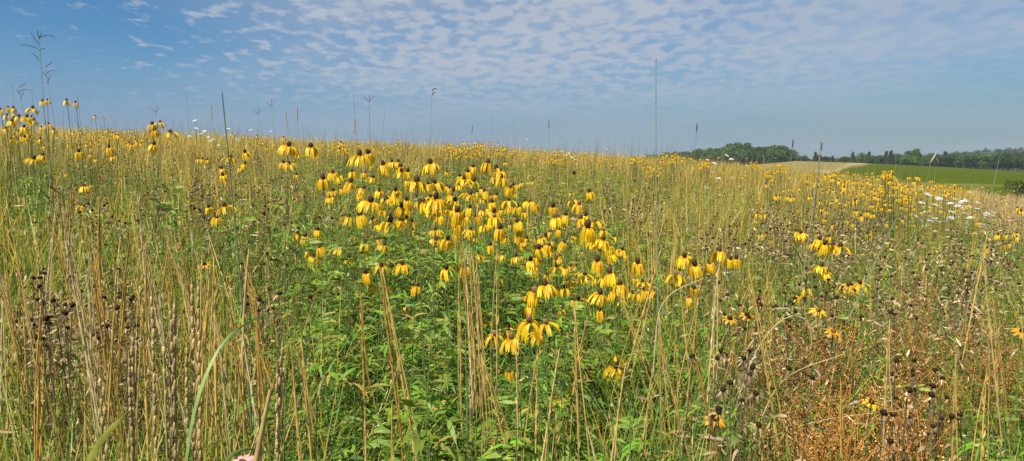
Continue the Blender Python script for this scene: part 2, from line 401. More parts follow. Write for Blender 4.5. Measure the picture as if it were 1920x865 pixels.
ACC_PET = [petals_list(random.choice([7, 8, 9, 11, 12]), sp) for sp in (.16, .28, .4, .55, .75, .22, .45, .34)]
MESH_PET1 = [[p.mesh('petal', M_PETAL) for p in v] for v in ACC_PET[:6]]
MESH_PETS = [merge(v).mesh('petals', M_PETAL) for v in ACC_PET]
MESH_BARE = [bare_petals().mesh('petals', M_PETAL) for _ in range(4)]
MESH_CONE = {t: [cone_acc(t).mesh('cone', M_CONE) for _ in range(4)] for t in CONEC}
MESH_STEM = [stem_acc(b).mesh('stem', M_STEM) for b in (.02, .05, .08, .11, -.06)]
FOL = [fol_acc(n) for n in (22, 28, 32, 25)]
MESH_FOL = [f.mesh('leaves', M_LEAF) for f in FOL]

def upright(o, P, B):
    """orient a unit-high local-Z object from base B to tip P"""
    v = P - B; L = v.length
    o.rotation_mode = 'QUATERNION'
    q = v.to_track_quat('Z', 'Y'); o.rotation_quaternion = q @ Quaternion((0, 0, 1), 0)
    return L

def build_coneflower(f, hero):
    P = f['P']; lean = .12 if hero else .08
    bx, by = P.x + random.uniform(-lean, lean), P.y + random.uniform(0, lean)
    B = Vector((bx, by, g1(bx, by) - .01))
    root = link('coneflower', None); root.location = B; root.empty_display_size = .05
    v = P - B; L = v.length; q = v.to_track_quat('Z', 'Y')
    st = link('stem', random.choice(MESH_STEM), root); st.rotation_mode = 'QUATERNION'; st.rotation_quaternion = q; st.scale = (1, 1, L)
    fo = link('leaves', random.choice(MESH_FOL), root); fo.rotation_mode = 'QUATERNION'; fo.rotation_quaternion = q; fo.scale = (1, 1, L * .95)
    ty = f['ty'].lower(); bare = f['ty'].isupper()
    k = f['s'] * f['d'] / (.072 * F) * (1.35 if bare and ty != 't' else 1)
    k = min(max(k * 1.03 * random.uniform(.88, 1.12), .7), 1.6)
    if bare: k = random.uniform(.95, 1.1)
    e = (random.uniform(-.28, .28), random.uniform(-.28, .28), random.uniform(0, 6.28))
    hd = link('cone', random.choice(MESH_CONE[ty]), root); hd.location = v; hd.rotation_euler = e; hd.scale = (k, k, k)
    if bare:
        if ty in 'dg' and random.random() < .6:
            pt = link('petals', random.choice(MESH_BARE), root); pt.location = v; pt.rotation_euler = e; pt.scale = (k, k, k)
    elif hero:
        vs = random.choice(MESH_PET1); kk = k
        for m in vs:
            if random.random() < .06: continue
            pt = link('petal', m, hd)
    else:
        pt = link('petals', random.choice(MESH_PETS), root); pt.location = v; pt.rotation_euler = e; pt.scale = (k, k, k * random.uniform(.85, 1.05))
    f['o'] = root
    return root

ORD = ['first', 'second', 'third', 'fourth', 'fifth', 'sixth', 'seventh', 'eighth', 'ninth', 'tenth', 'eleventh', 'twelfth', 'thirteenth', 'fourteenth', 'fifteenth']
for i, f in enumerate(NEARF): build_coneflower(f, i < 100)
CN = {'d': 'dark brown cone', 'p': 'pinkish brown cone', 't': 'small tan cone', 'g': 'greenish brown cone'}
ZN = {'left': 'flower patch at the far left', 'midleft': 'scattered flowers left of the main clump', 'central': 'big central flower clump', 'right': 'loose drift of flowers on the right', 'far': 'distant drifts'}
for z in ZN:
    fs = sorted([f for f in NEARF if f['z'] == z], key=lambda f: f['py'])
    if not fs: continue
    nt = max(1, round(len(fs) / 11)); tiers = np.array_split(np.arange(len(fs)), nt)
    for ti, idx in enumerate(tiers):
        row = sorted([fs[i] for i in idx], key=lambda f: f['px'])
        for k, f in enumerate(row):
            tn = 'top' if ti == 0 and nt > 1 else ('lowest' if ti == nt - 1 and nt > 1 else (ORD[ti] if ti < 15 else f'{ti+1}th'))
            st = 'petalless coneflower' if f['ty'].isupper() else 'yellow coneflower'
            tag(f['o'], f"{st}, {CN[f['ty'].lower()]}, {ORD[k]} in {tn} tier, {ZN[z]}", 'coneflower', 'yellow coneflowers in the meadow')

# the remaining small ones: one object
aH = Acc(); LOWH = []
for i in range(6):
    a = Acc(); a.add_xf(cone_acc(random.choice('ddg'), 1)); a.add_xf(merge(petals_list(random.choice([6, 7, 8]), random.choice([.1, .2, .35]), 1))); LOWH.append(a.arrays())
ST = stem_acc(.05, .003).arrays()
for f in RESTF:
    P = f['P']; k = min(max(f['s'] * f['d'] / (.072 * F), .8), 1.6)
    bx, by = P.x + random.uniform(-.06, .06), P.y; B = Vector((bx, by, g1(bx, by))); v = P - B
    M = np.array(v.to_track_quat('Z', 'Y').to_matrix()) @ np.diag([1, 1, v.length])
    aH.add_xf(ST, M, B)
    M = np.array(Matrix.Rotation(random.random() * 6.28, 3, 'Z')) * k
    aH.add_xf(random.choice(LOWH), M, P, random.uniform(.9, 1.1))
stuff('small_coneflowers', aH, M_PETAL, 'mass of small yellow coneflowers in drifts towards the top of the meadow', 'flowers')

# ================================================================== PLANTING OF STUFF LAYERS
def pn(x, y, s=1., o=0.):
    """smooth patch noise 0..1"""
    v = np.sin(x * 1.3 * s + o) * np.cos(y * 1.1 * s - o * 2) + .6 * np.sin(x * 2.9 * s + y * 2.1 * s + o * 3) + .4 * np.cos(x * 5.3 * s - y * 4.7 * s + o)
    return np.clip(.5 + v * .3, 0, 1)
def wedge(n, r0, r1, a=R(43), p=2.):
    u = rng.random(n); r = (r0 ** p + (r1 ** p - r0 ** p) * u) ** (1 / p)
    az = rng.uniform(-a, a, n); return r * np.sin(az), r * np.cos(az)
def pick(cols, w, n):
    i = rng.choice(len(cols), n, p=np.array(w) / sum(w)); return np.array(cols)[i]
GR = [(.13, .22, .022), (.21, .27, .025), (.10, .185, .045), (.34, .33, .045)]
SW = [(.60, .40, .08), (.66, .50, .18), (.58, .33, .055), (.44, .38, .09)]
def jitter(c, a=.25): return c * (1 + rng.uniform(-a, a, (len(c), 1))) * (1 + rng.uniform(-.07, .07, c.shape))

# near green grass
def near_grass():
    n = 52000; x, y = wedge(n, .75, 7.5, R(46), 1.5); r = np.hypot(x, y); px = px_of(x, y)
    dens = np.interp(px, [0, 430, 520, 620, 1080, 1200, 1400, 1850, 2000], [1, 1, .7, .4, .35, .9, .8, .8, 1])
    dens = np.where(r > 4, .9, dens)
    k = rng.random(n) < dens; x, y, r, px = x[k], y[k], r[k], px[k]; n = len(x)
    gz = ground(x, y); straw = rng.random(n) < np.interp(px, [0, 450, 560, 1100, 1200, 1350, 1500, 1850, 1900], [.24, .24, .08, .06, .22, .18, .08, .08, .05]) * (.3 + 1.3 * pn(x, y, 1.2, 4))
    h = rng.uniform(.5, 1.12, n) * np.interp(px, [450, 560, 1100, 1300], [1, .85, .85, 1])
    h = np.where(straw, rng.uniform(.7, 1.18, n), h)
    h = np.where((px > 1430) & (px < 1810) & (r < 3.1), np.minimum(h, .92), h)
    h = limit_h(x, y, h, gz)
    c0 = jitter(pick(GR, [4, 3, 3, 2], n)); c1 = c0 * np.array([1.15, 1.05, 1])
    left = (px < 480)[:, None]
    c0 = np.where(left & (rng.random((n, 1)) < .55), np.array([[.36, .38, .03]]), c0)
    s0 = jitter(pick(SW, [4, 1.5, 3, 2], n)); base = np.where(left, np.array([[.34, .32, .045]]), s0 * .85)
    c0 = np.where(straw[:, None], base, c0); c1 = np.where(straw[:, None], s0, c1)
    b = np.stack([x, y, gz - .01], -1); D = norm(horiz(n) * np.where(rng.random((n, 1)) < .15, rng.uniform(.3, .9, (n, 1)), rng.uniform(0, .25, (n, 1))) + [0, 0, 1])
    bend = horiz(n) * np.where(straw, rng.uniform(0, .45, n) ** 1.4, rng.uniform(.03, .75, n) ** 1.2)[:, None]; bend[:, 2] -= np.abs(bend[:, 0] + bend[:, 1]) * .3
    W = np.where(straw, .0028, rng.uniform(.004, .0095, n)) * np.clip(r / 3, .8, 2)
    a = Acc(); m = straw
    ang = rng.uniform(-.9, .9, n); side = np.stack([np.cos(ang), np.sin(ang), 0 * ang], -1)
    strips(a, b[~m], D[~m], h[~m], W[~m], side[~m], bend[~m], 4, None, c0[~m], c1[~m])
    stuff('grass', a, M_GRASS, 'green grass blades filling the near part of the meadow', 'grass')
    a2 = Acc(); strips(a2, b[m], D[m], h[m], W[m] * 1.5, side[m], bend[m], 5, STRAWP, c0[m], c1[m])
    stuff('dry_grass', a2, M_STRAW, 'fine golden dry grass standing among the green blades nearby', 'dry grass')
near_grass()

def broad_grass():
    a = Acc()
    for (x0, x1, r0, r1, m, sc, hh) in [(430, 590, 3.4, 6.5, 1900, 1, 1.05), (-60, 130, 2.8, 6, 1500, 1, 1.05), (1830, 2010, 2.6, 8, 1800, 1, 1.), (1150, 1420, 1.4, 3., 900, .9, .98), (-80, 480, 1.0, 2.2, 3200, .8, .95), (500, 1150, 2.2, 4, 900, .7, 1.05),
                                        (980, 1060, 5, 9, 500, 1, 1.), (1260, 1420, 5, 12, 900, 1, 1.05), (1180, 1250, 6, 14, 500, 1, 1.1), (600, 800, 6, 12, 900, 1, 1.), (1480, 1850, 3, 6, 1600, .9, .95), (1400, 1850, 1.3, 2.8, 700, .8, .85), (250, 420, 4, 8, 900, 1, 1.)]:
        px = rng.uniform(x0, x1, m); r = rng.uniform(r0, r1, m); az = np.arctan((px - 960) / F); x, y = r * np.sin(az), r * np.cos(az); gz = ground(x, y)
        h = rng.uniform(.55, 1., m) * hh; h = limit_h(x, y, h, gz, .05)
        c0 = jitter(pick([(.13, .25, .03), (.10, .22, .045), (.22, .30, .035), (.09, .18, .06)], [3, 3, 2, 2], m), .25)
        bend = horiz(m) * rng.uniform(.1, .8, (m, 1)); bend[:, 2] = -rng.uniform(0, .35, m)
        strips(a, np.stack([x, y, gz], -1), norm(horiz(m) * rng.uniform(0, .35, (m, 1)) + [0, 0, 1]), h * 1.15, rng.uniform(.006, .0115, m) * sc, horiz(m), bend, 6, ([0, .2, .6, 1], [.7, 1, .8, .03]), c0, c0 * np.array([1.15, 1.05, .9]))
    stuff('leafy_grass', a, M_GRASS, 'broader bright green arching grass leaves in lush patches', 'grass')
broad_grass()

def mid_grass():
    n = 250000; x, y = wedge(n, 7, 36, R(44), 1.35); r = np.hypot(x, y); px = px_of(x, y)
    n = len(x); gz = ground(x, y)
    pt = pn(x, y, .35, 1.3) * .5 + pn(x, y, .9, 2.2) * .5
    fs = np.interp(r, [7, 12, 22], [.14, .30, .66]) + np.interp(px, [0, 700, 1100, 1300, 1600, 1850, 1950], [-.04, 0, .10, .12, -.02, .1, .3]) + (pt - .5) * 1.3
    straw = rng.random(n) < fs
    h = np.where(straw, rng.uniform(.6, 1.12, n), rng.uniform(.5, 1.02, n)); tall = rng.random(n) < .010
    h = np.where(tall, rng.uniform(1.2, 1.65, n), h) * np.where(px > 1850, .85, 1)
    h = limit_h(x, y, h, gz, .15)
    c0 = jitter(pick(GR, [3, 3, 3, 3], n)) * (.75 + .5 * pn(x, y, 1.7, 5.)[:, None]); s0 = jitter(pick(SW, [3, 3, 1.5, 3], n)) * .9
    pk = ((px > 1830) & (r > 8))[:, None]; s0 = np.where(pk, s0 * .5 + np.array([[.30, .22, .14]]), s0)
    s0 = s0 * (.55 + .55 * pn(x, y, .8, 9.)[:, None]) * np.interp(r, [7, 22], [.95, 1.1])[:, None] * np.array([1.04, 1, .82])
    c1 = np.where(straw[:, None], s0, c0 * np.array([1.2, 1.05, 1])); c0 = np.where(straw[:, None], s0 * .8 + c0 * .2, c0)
    c1 = np.where(tall[:, None], np.array([[.16, .19, .10]]), c1)
    b = np.stack([x, y, gz - .02], -1); D = norm(horiz(n) * np.where(rng.random((n, 1)) < .15, rng.uniform(.3, .9, (n, 1)), rng.uniform(0, .28, (n, 1))) + [0, 0, 1])
    bend = horiz(n) * np.where(straw, rng.uniform(0, .25, n), rng.uniform(0, .6, n))[:, None]
    W = np.where(tall, .0045, np.where(straw, .0055, .007)) * np.clip(r / 11, .7, 1.7)
    ang = rng.uniform(-.8, .8, n); side = np.stack([np.cos(ang), np.sin(ang), 0 * ang], -1)
    for name, m, k, mat, lab, pr in (('far_grass', ~straw, 2, M_GRASS, 'green grass mixed through the rising meadow behind', None), ('far_dry_grass', straw, 3, M_STRAW, 'pale tan dry grass covering the rising meadow to its crest', STRAWP)):
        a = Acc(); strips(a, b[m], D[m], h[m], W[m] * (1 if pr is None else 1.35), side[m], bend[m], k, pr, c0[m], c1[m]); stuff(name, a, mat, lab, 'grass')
mid_grass()

# leafy undergrowth: coneflower foliage and other broad-leaved forbs
def undergrowth():
    a = Acc(); arr = [f.arrays() for f in FOL]
    stems = [stem_acc(.04, .0016).arrays() for _ in range(3)]
    n = 5000; x, y = wedge(n, .95, 15, R(45), 1.15); r = np.hypot(x, y); px = px_of(x, y)
    dens = np.interp(px, [0, 420, 520, 620, 1120, 1220, 1420, 1560, 1820, 1900], [.3, .35, .7, 1, 1, .9, .9, .6, .8, 1])
    dens = np.where(r > 4.5, .35 + .7 * pn(x, y, .6, 3), dens)
    k = rng.random(n) < dens; x, y, r, px = x[k], y[k], r[k], px[k]; n = len(x); gz = ground(x, y)
    h = rng.uniform(.68, 1.2, n) * np.interp(px, [400, 560, 1100, 1250, 1450, 1850], [.8, 1.05, 1.05, .92, .85, .9])
    h = limit_h(x, y, h, gz, 0)
    for i in range(n):
        rot = np.array(Matrix.Rotation(random.random() * 6.28, 3, 'Z') @ Matrix.Rotation(random.uniform(0, .12), 3, 'X'))
        M = rot @ np.diag([1.05, 1.05, h[i] * 1.05]); B = (x[i], y[i], gz[i])
        a.add_xf(arr[random.randrange(4)], M, B, random.uniform(.7, 1.25)); a.add_xf(stems[random.randrange(3)], rot @ np.diag([1, 1, h[i]]), B)
    stuff('undergrowth', a, M_LEAF, 'dense green leafy undergrowth below the flowers', 'undergrowth')
undergrowth()

# withered debris and low dead stuff giving the brown grit between the stems
def thatch():
    n = 62000; x, y = wedge(n, 1.9, 20, R(45), 1.3); gz = ground(x, y); px = px_of(x, y); r = np.hypot(x, y)
    k = rng.random(n) < np.interp(px, [400, 600, 1100, 1300], [1, .35, .35, 1]); x, y, gz, r = x[k], y[k], gz[k], r[k]; n = len(x)
    z = np.where(pn(x, y, .9, 3.3) > .5, rng.uniform(.4, 1.0, n), rng.uniform(.05, .85, n)); z = limit_h(x, y, z, gz, .1)
    b = np.stack([x, y, gz + z], -1); D = rdir(n, -.6, .8)
    c = jitter(pick([(.34, .22, .09), (.46, .32, .14), (.18, .11, .05), (.56, .45, .26)], [3, 2, 3, 1], n))
    a = Acc(); strips(a, b, D, rng.uniform(.015, .05, n), rng.uniform(.004, .009, n) * np.clip(r / 5, 1, 2), norm(np.cross(D, rdir(n))), rdir(n) * .3, 2, LANCE, c)
    stuff('withered_leaves', a, M_STRAW, 'withered brown leaf bits caught between the meadow stems', 'dead leaves')
thatch()

# ================================================================== DRY GRASS STALKS (individual)
def stalk_unit(spike=.3, rad=.0013, nod=0., fat=1., c=(.50, .33, .11), cb=(.30, .26, .06)):
    t = np.linspace(0, 1, 12); w = random.choice([.01, .02, .035, .055]); ph = random.random() * 6
    pts = np.stack([w * np.sin(t * 5 + ph) * np.sin(t * 3.14), w * np.cos(t * 4 + ph) * np.sin(t * 3.14), t], -1)
    A = Acc(); tube(A, pts, np.linspace(rad * 1.35, rad, 12), cb, 4, c)
    for z in (.25, .5):     # sheaths
        strips(A, np.array([[0, 0, z]]), norm(np.array([[random.uniform(-.4, .4), random.uniform(-.4, .4), 1]])), random.uniform(.12, .2), .005, np.array([[1., .3, 0]]), np.array([[random.uniform(-.4, .4), random.uniform(-.3, .3), -.2]]), 4, None, c, c)
    B = Acc(); n = 46; tt = np.sort(rng.random(n)); z = 1 - spike * (1 - tt)
    base = np.stack([rng.uniform(-.001, .001, n), rng.uniform(-.001, .001, n), z - .01], -1)
    D = norm(horiz(n) * rng.uniform(.1, .35, (n, 1)) + [0, 0, 1])
    strips(B, base, D, rng.uniform(.012, .022, n) * fat, .0032 * fat, horiz(n), horiz(n) * .1, 2, LANCE, jitter(np.tile(np.array(c) * 1.1, (n, 1))))
    tube(B, np.array([[0, 0, 1 - spike], [0, 0, 1 - spike / 2], [0, 0, 1.005]]), [.0016 * fat, .0024 * fat, .0006], c, 4)
    return A.mesh('dry_grass_stalk', M_STRAW), B.mesh('seed_spike', M_STRAW)
SU = [stalk_unit(c=c, cb=b) for c, b in (((.56, .37, .10), (.34, .32, .05)), ((.62, .44, .16), (.42, .34, .08)), ((.52, .30, .065), (.34, .27, .04)), ((.64, .50, .24), (.44, .36, .11)), ((.56, .38, .10), (.28, .32, .05)))]
def stalk(P, B, label, group, U=SU, th=1., name='dry_grass_stalk', cat='grass stalk'):
    s, sp = random.choice(U); v = P - B
    o = link(name, s); o.location = B; o.rotation_mode = 'QUATERNION'
    o.rotation_quaternion = v.to_track_quat('Z', 'Y'); o.scale = (th, th, v.length)
    link('seed_spike', sp, o); tag(o, label, cat, group); return o
def basept(px, d, P):
    x = (px - 960) / F * d; y = d; return Vector((x, y, g1(x, y) - .01))
def stalk_px(xt, yt, xb, d, *a, **k):
    P = unproj(xt, yt, d); q = unproj(xb, 865, d); t = (P.z) / max(P.z - q.z, .1)
    bx = P.x + (q.x - P.x) * min(t, 2.); by = P.y + (q.y - P.y) * min(t, 2.) * .3
    return stalk(P, Vector((bx, by, g1(bx, by) - .01)), *a, **k)
G1 = 'golden dry stalks standing thick in the left foreground'
for i in range(118):
    xt = random.uniform(-60, 500); d = random.uniform(1.35, 3.2)
    yt = random.uniform(345, 620) if xt < 330 else random.uniform(430, 650)
    yt = max(yt, HZ + F * (EYE - 1.52) / d)
    stalk_px(xt, yt, xt + random.uniform(-80, 120), d, 'golden dry grass stalk in the thick straw stand of the left foreground', G1, th=random.uniform(.8, 1.3))
G2 = 'thin dry stalks between the plants in the middle and right foreground'
for i in range(52):
    xt = random.uniform(500, 1960)
    if 1430 < xt < 1810 and random.random() < .75: continue
    d = random.uniform(1.5, 3.4); yt = random.uniform(560, 800) if xt < 1150 else random.uniform(420, 740)
    stalk_px(xt, yt, xt + random.uniform(-130, 130), d, 'thin dry grass stalk rising between green plants, middle or right foreground', G2, th=random.uniform(.8, 1.2))
G3 = 'stalks of the straw bundle in front of the central clump'
for (xt, yt, xb) in [(862, 452, 908), (866, 448, 915), (880, 460, 900), (887, 485, 918), (893, 490, 905), (861, 512, 866), (897, 520, 925), (884, 470, 930), (872, 470, 895), (932, 470, 930)]:
    stalk_px(xt, yt, xb, 1.75, 'straw stalk of the tight upright bundle in front of the central flowers', G3, th=.8)
HERO = [(676, 540, 686, 1.6, 'straight straw stalk below the lowest left flower of the clump'), (712, 500, 778, 1.5, 'leaning straw stalk crossing down rightwards from under the central clump'),
        (718, 510, 820, 1.45, 'second, more slanted straw stalk crossing rightwards below the central clump'), (565, 640, 600, 1.4, 'slim straw stalk beside the blurred thick stem'), (545, 640, 575, 1.35, 'slim straw stalk just left of another, bottom left of centre'),
        (1236, 590, 1250, 1.9, 'pale stalk beneath the flower at the right end of the clump'), (1100, 600, 1030, 1.9, 'stalk slanting down leftwards below the right end of the clump'),
        (1310, 560, 1275, 2.0, 'pale stalk slanting below the paired flowers right of the clump'), (1576, 712, 1600, 1.5, 'bright straw stalk leaning over the rusty dried bushes'), (1668, 600, 1662, 1.7, 'tall straight straw stalk rising through the rusty dried bushes'),
        (1792, 665, 1800, 1.6, 'thick straw stalk at the right edge of the rusty bushes'), (1850, 700, 1846, 1.7, 'green and tan stalk right of the rusty bushes'), (735, 760, 738, 1.3, 'short straw stalk at the bottom edge left of the bundle'),
        (968, 640, 975, 1.7, 'straw stalk under the lone low flower of the clump'), (1008, 660, 1000, 1.65, 'straw stalk under the largest flower of the clump'), (1043, 770, 1040, 1.5, 'short stalk beneath the lowest flower')]
for (xt, yt, xb, d, lab) in HERO: stalk_px(xt, yt, xb, d, lab, 'singled out straw stalks in the foreground', th=1.1)
# very near thick pale stem (500,735) -> (470,865)
# arching straw
THICK = 1
def arch(name, pts, rad, col, label, cat, mat=M_STRAW, flat=False, group=None):
    random.random()
    P = [np.array(unproj(*p)) for p in pts]; P = np.array(P)
    t = np.linspace(0, len(P) - 1, 14); o = P[0]
    C = np.stack([np.interp(t, range(len(P)), P[:, i]) for i in range(3)], -1)
    for _ in range(3): C[1:-1] = (C[:-2] + C[1:-1] * 2 + C[2:]) / 4
    a = Acc(); C0 = C - C[0]
    if flat:
        T = norm(np.gradient(C0, axis=0)); S_ = norm(np.cross(T, np.array([.3, 1, .4]))); w = rad * np.interp(np.linspace(0, 1, 14), [0, .3, .65, .85, 1], [.8, 1, .7, .35, .03])[:, None]
        up = norm(np.cross(S_, T)) * w * .25
        V = np.stack([C0 - S_ * w, C0 - up, C0 + S_ * w], 1); i = np.arange(13)[:, None] * 3; j = np.arange(2)[None]
        a.add(V, np.stack([i + j, i + j + 1, i + j + 4, i + j + 3], -1), np.broadcast_to(col, (42, 3)))
    else: tube(a, C0, np.linspace(rad, rad * .5, 14), col, 5)
    ob = link(name, a.mesh(name, mat)); ob.location = Vector(C[0]); return tag(ob, label, cat, group, 'thing')
arch('thick_grass_stalk', [(462, 960, .8), (480, 865, .8), (492, 800, .8), (507, 730, .8)], .0042, (.60, .42, .16), 'thick smooth tan stem closest to the camera at the bottom edge', 'grass stalk')
arch('bent_grass_stalk', [(1390, 865, 1.9), (1440, 820, 1.8), (1540, 785, 1.75), (1708, 768, 1.7)], .0019, (.55, .42, .22), 'pale arched stalk bent low across the foot of the rusty bushes', 'grass stalk')
arch('bent_grass_stalk', [(1410, 830, 1.8), (1450, 730, 1.8), (1490, 695, 1.75), (1580, 665, 1.7)], .0016, (.55, .42, .22), 'pale bent stalk sweeping over the left part of the rusty bushes', 'grass stalk')
arch('bent_grass_stalk', [(1380, 760, 2.2), (1420, 640, 2.2), (1480, 583, 2.2), (1520, 600, 2.2), (1522, 650, 2.2)], .0016, (.62, .55, .36), 'pale stalk curling over like a hook above the rusty bushes', 'grass stalk')
arch('bent_grass_stalk', [(1225, 700, 2.1), (1232, 580, 2.1), (1262, 545, 2.1), (1320, 522, 2.1)], .0016, (.62, .5, .28), 'pale stalk bending right under the paired flowers beside the clump', 'grass stalk')
arch('grass_blade', [(345, 900, 1.1), (358, 780, 1.1), (385, 700, 1.12), (420, 630, 1.15), (480, 592, 1.2), (566, 574, 1.25)], (.003), (.22, .32, .09), 'long blue-green blade arching right over the left straw stand', 'grass blade', M_GRASS, True)
arch('grass_blade', [(405, 900, 1.), (430, 850, 1.), (470, 838, 1.), (510, 848, 1.), (540, 890, 1.)], .003, (.22, .30, .08), 'thin yellow-green blade arched at the bottom edge beside the thick tan stem', 'grass blade', M_GRASS, True)
arch('grass_blade', [(155, 900, 1.2), (175, 845, 1.2), (215, 795, 1.2), (265, 755, 1.25)], .006, (.30, .32, .05), 'wide yellow-green blade leaning right in the bottom left corner', 'grass blade', M_GRASS, True)
arch('grass_blade', [(1590, 600, 2.), (1625, 530, 2.), (1655, 460, 2.), (1690, 392, 2.)], .003, (.22, .28, .13), 'broad grey-green blade slanting up right through the right flowers', 'grass blade', M_GRASS, True)
arch('grass_blade', [(1500, 560, 4.), (1520, 420, 4.), (1533, 330, 4.), (1539, 262, 4.)], .0042, (.30, .28, .18), 'tall grey-tan grass stem standing before the tan field', 'grass stalk', M_GRASS, False)

# beaded seed spikes in the left foreground (gamagrass like)
def bead_unit():
    A = Acc(); t = np.linspace(0, 1, 8); tube(A, np.stack([.01 * np.sin(t * 3), 0 * t, t], -1), .0016, (.34, .30, .10), 4)
    B = Acc(); n = 26
    for i in range(n):
        z = .62 + .38 * i / n; s = 1 if i % 2 else -1
        V = Acc(); blob(V, (0, 0, 0), .0028, .0085 / 1., (.58, .42, .20), 6, 4, .2, (.42, .28, .12))
        v, q, c = V.arrays(); v = v * np.array([1, 1, 1.0]) + np.array([.0022 * s, random.uniform(-.001, .001), 0]); v[:, 2] = v[:, 2] / 1.0 + z
        B.add(v, q, c * random.uniform(.8, 1.2))
    return A.mesh('beaded_grass_stalk', M_STRAW), B.mesh('seed_spike', M_SEED)
BU = [bead_unit() for _ in range(3)]
for k, (xt, yt, xb, lab) in enumerate([(360, 520, 345, 'tallest beaded seed spike of the left foreground group'), (372, 525, 352, 'beaded seed spike just right of the tallest one, left foreground'), (320, 570, 312, 'beaded seed spike left of the tallest pair, left foreground'),
        (285, 545, 272, 'slim beaded spike among golden straw, left foreground'), (248, 620, 225, 'leftmost beaded seed spike, among straw'), (242, 660, 232, 'short beaded spike next to the leftmost one'), (350, 640, 330, 'lower beaded spike in front of the tallest pair'), (328, 560, 300, 'beaded spike leaning beside the tallest pair'),
        (530, 640, 475, 'leaning beaded spike by the thick blurred stem'), (520, 690, 500, 'lower beaded spike crossing beside the thick blurred stem'), (308, 640, 318, 'beaded spike low at the centre of the left foreground group'), (190, 700, 190, 'small beaded spike low in the bottom left straw')]):
    stalk_px(xt, yt, xb, 1.25, lab, 'beaded seed spikes in the left foreground', U=BU, th=1.15, name='beaded_grass_stalk')

# ================================================================== TALL STALKS AGAINST THE SKY
def tall(xt, yt, xb, yb, d, kind, label, rad=.0022, col=(.20, .25, .13)):
    P = unproj(xt, yt, d); Q = unproj(xb, yb, d)
    t = (P.z - .1) / max(P.z - Q.z, .1); bx = P.x + (Q.x - P.x) * min(t, 6); by = d
    B = Vector((bx, by, g1(bx, by) - .01)); v = np.array(P - B); n = 14; tt = np.linspace(0, 1, n)
    side = np.array([v[2], 0, -v[0]]) / np.linalg.norm(v)
    pts = v[None] * tt[:, None] + side[None] * (np.sin(tt * 3.14) * random.uniform(-.02, .02))[:, None]
    root = link('tall_grass_stalk', None); root.location = B; root.empty_display_size = .05
    A = Acc(); tube(A, pts, np.linspace(rad * 1.2, rad * .45, n), col, 5)
    link('stem', A.mesh('stem', M_STEM), root)
    # leaves low on the stem
    A = Acc(); m = 5; zz = rng.uniform(.15, .6, m); bb = v[None] * zz[:, None]
    strips(A, bb, norm(horiz(m) * .5 + [0, 0, 1]), rng.uniform(.25, .45, m), .007, horiz(m), np.stack([rng.uniform(-.3, .3, m), rng.uniform(-.3, .3, m), -.45 * np.ones(m)], -1), 6, None, (.11, .17, .06), (.16, .2, .07))
    link('leaves', A.mesh('leaves', M_GRASS), root)
    e = v; A = Acc(); px = d / F
    def ray(p0, dx, dy, w=.0022, sag=0., c=(.16, .12, .10)):
        T = np.linspace(0, 1, 7)[:, None]; dd = np.array([dx * px, random.uniform(-.3, .3) * abs(dx) * px, -dy * px])
        pp = p0 + dd * T + np.array([0, 0, sag * px]) * (T * (1 - T)) * 4
        tube(A, pp, np.interp(np.linspace(0, 1, 7), [0, .2, .8, 1], [.5, 1, .9, .3]) * w, c, 4)
        n_ = 12; tq = rng.uniform(.1, 1, n_)[:, None]; q_ = p0 + dd * tq + np.array([0, 0, sag * px]) * (tq * (1 - tq)) * 4
        strips(A, q_, norm(dd[None] / np.linalg.norm(dd) + rdir(n_) * .5), .006, .0016, horiz(n_), horiz(n_) * .1, 1, LANCE, c)
    if kind == 'rays':       # turkey-foot flower head
        for (f, dx, dy, sg) in [(.97, 30, -2, 6), (.97, -3, -16, 0), (.9, -16, -24, 0), (.84, -34, -8, 5), (.84, 10, -3, 2), (.72, -18, -16, 3), (.97, 8, -10, 2)]:
            ray(v * 0 + (e + (np.array(Q - P)) * (1 - f) * 1.0), dx, dy, .0024, sg)
    elif kind == 'rays2':
        for (f, dx, dy, sg) in [(.95, 12, -10, 0), (.85, 24, -2, 4), (.7, 8, -14, 0), (.8, -6, -10, 0)]:
            ray(e + np.array(Q - P) * (1 - f), dx, dy, .0022, sg)
    elif kind == 'fork':
        for dx, dy in ((-9, -10), (9, -12), (2, -14)): ray(e, dx, dy, .0018)
    elif kind == 'spike': ray(e + np.array(Q - P) * .05, (xt - xb) * .1 + .5, -16, .0045, 0, (.13, .10, .09))
    elif kind == 'tan': ray(e + np.array(Q - P) * .1, (xt - xb) * .15, -30, .006, 0, (.50, .36, .18))
    elif kind == 'hook':
        ray(e, 9, -4, .004, 4, (.22, .17, .14)); ray(e + np.array([0, 0, -8 * px]), 7, -6, .0035, 3, (.22, .17, .14))
    elif kind == 'plume':
        ray(e, 12, -22, .006, 0, (.50, .42, .32)); ray(e, 18, 2, .005, 8, (.50, .42, .32))
    elif kind == 'needle': ray(e, 0, -10, .0014, 0, col)
    link('flower_spike', A.mesh('flower_spike', M_SEED), root)
    return tag(root, label, 'grass stalk', 'tall grass stalks against the sky', kind='thing')
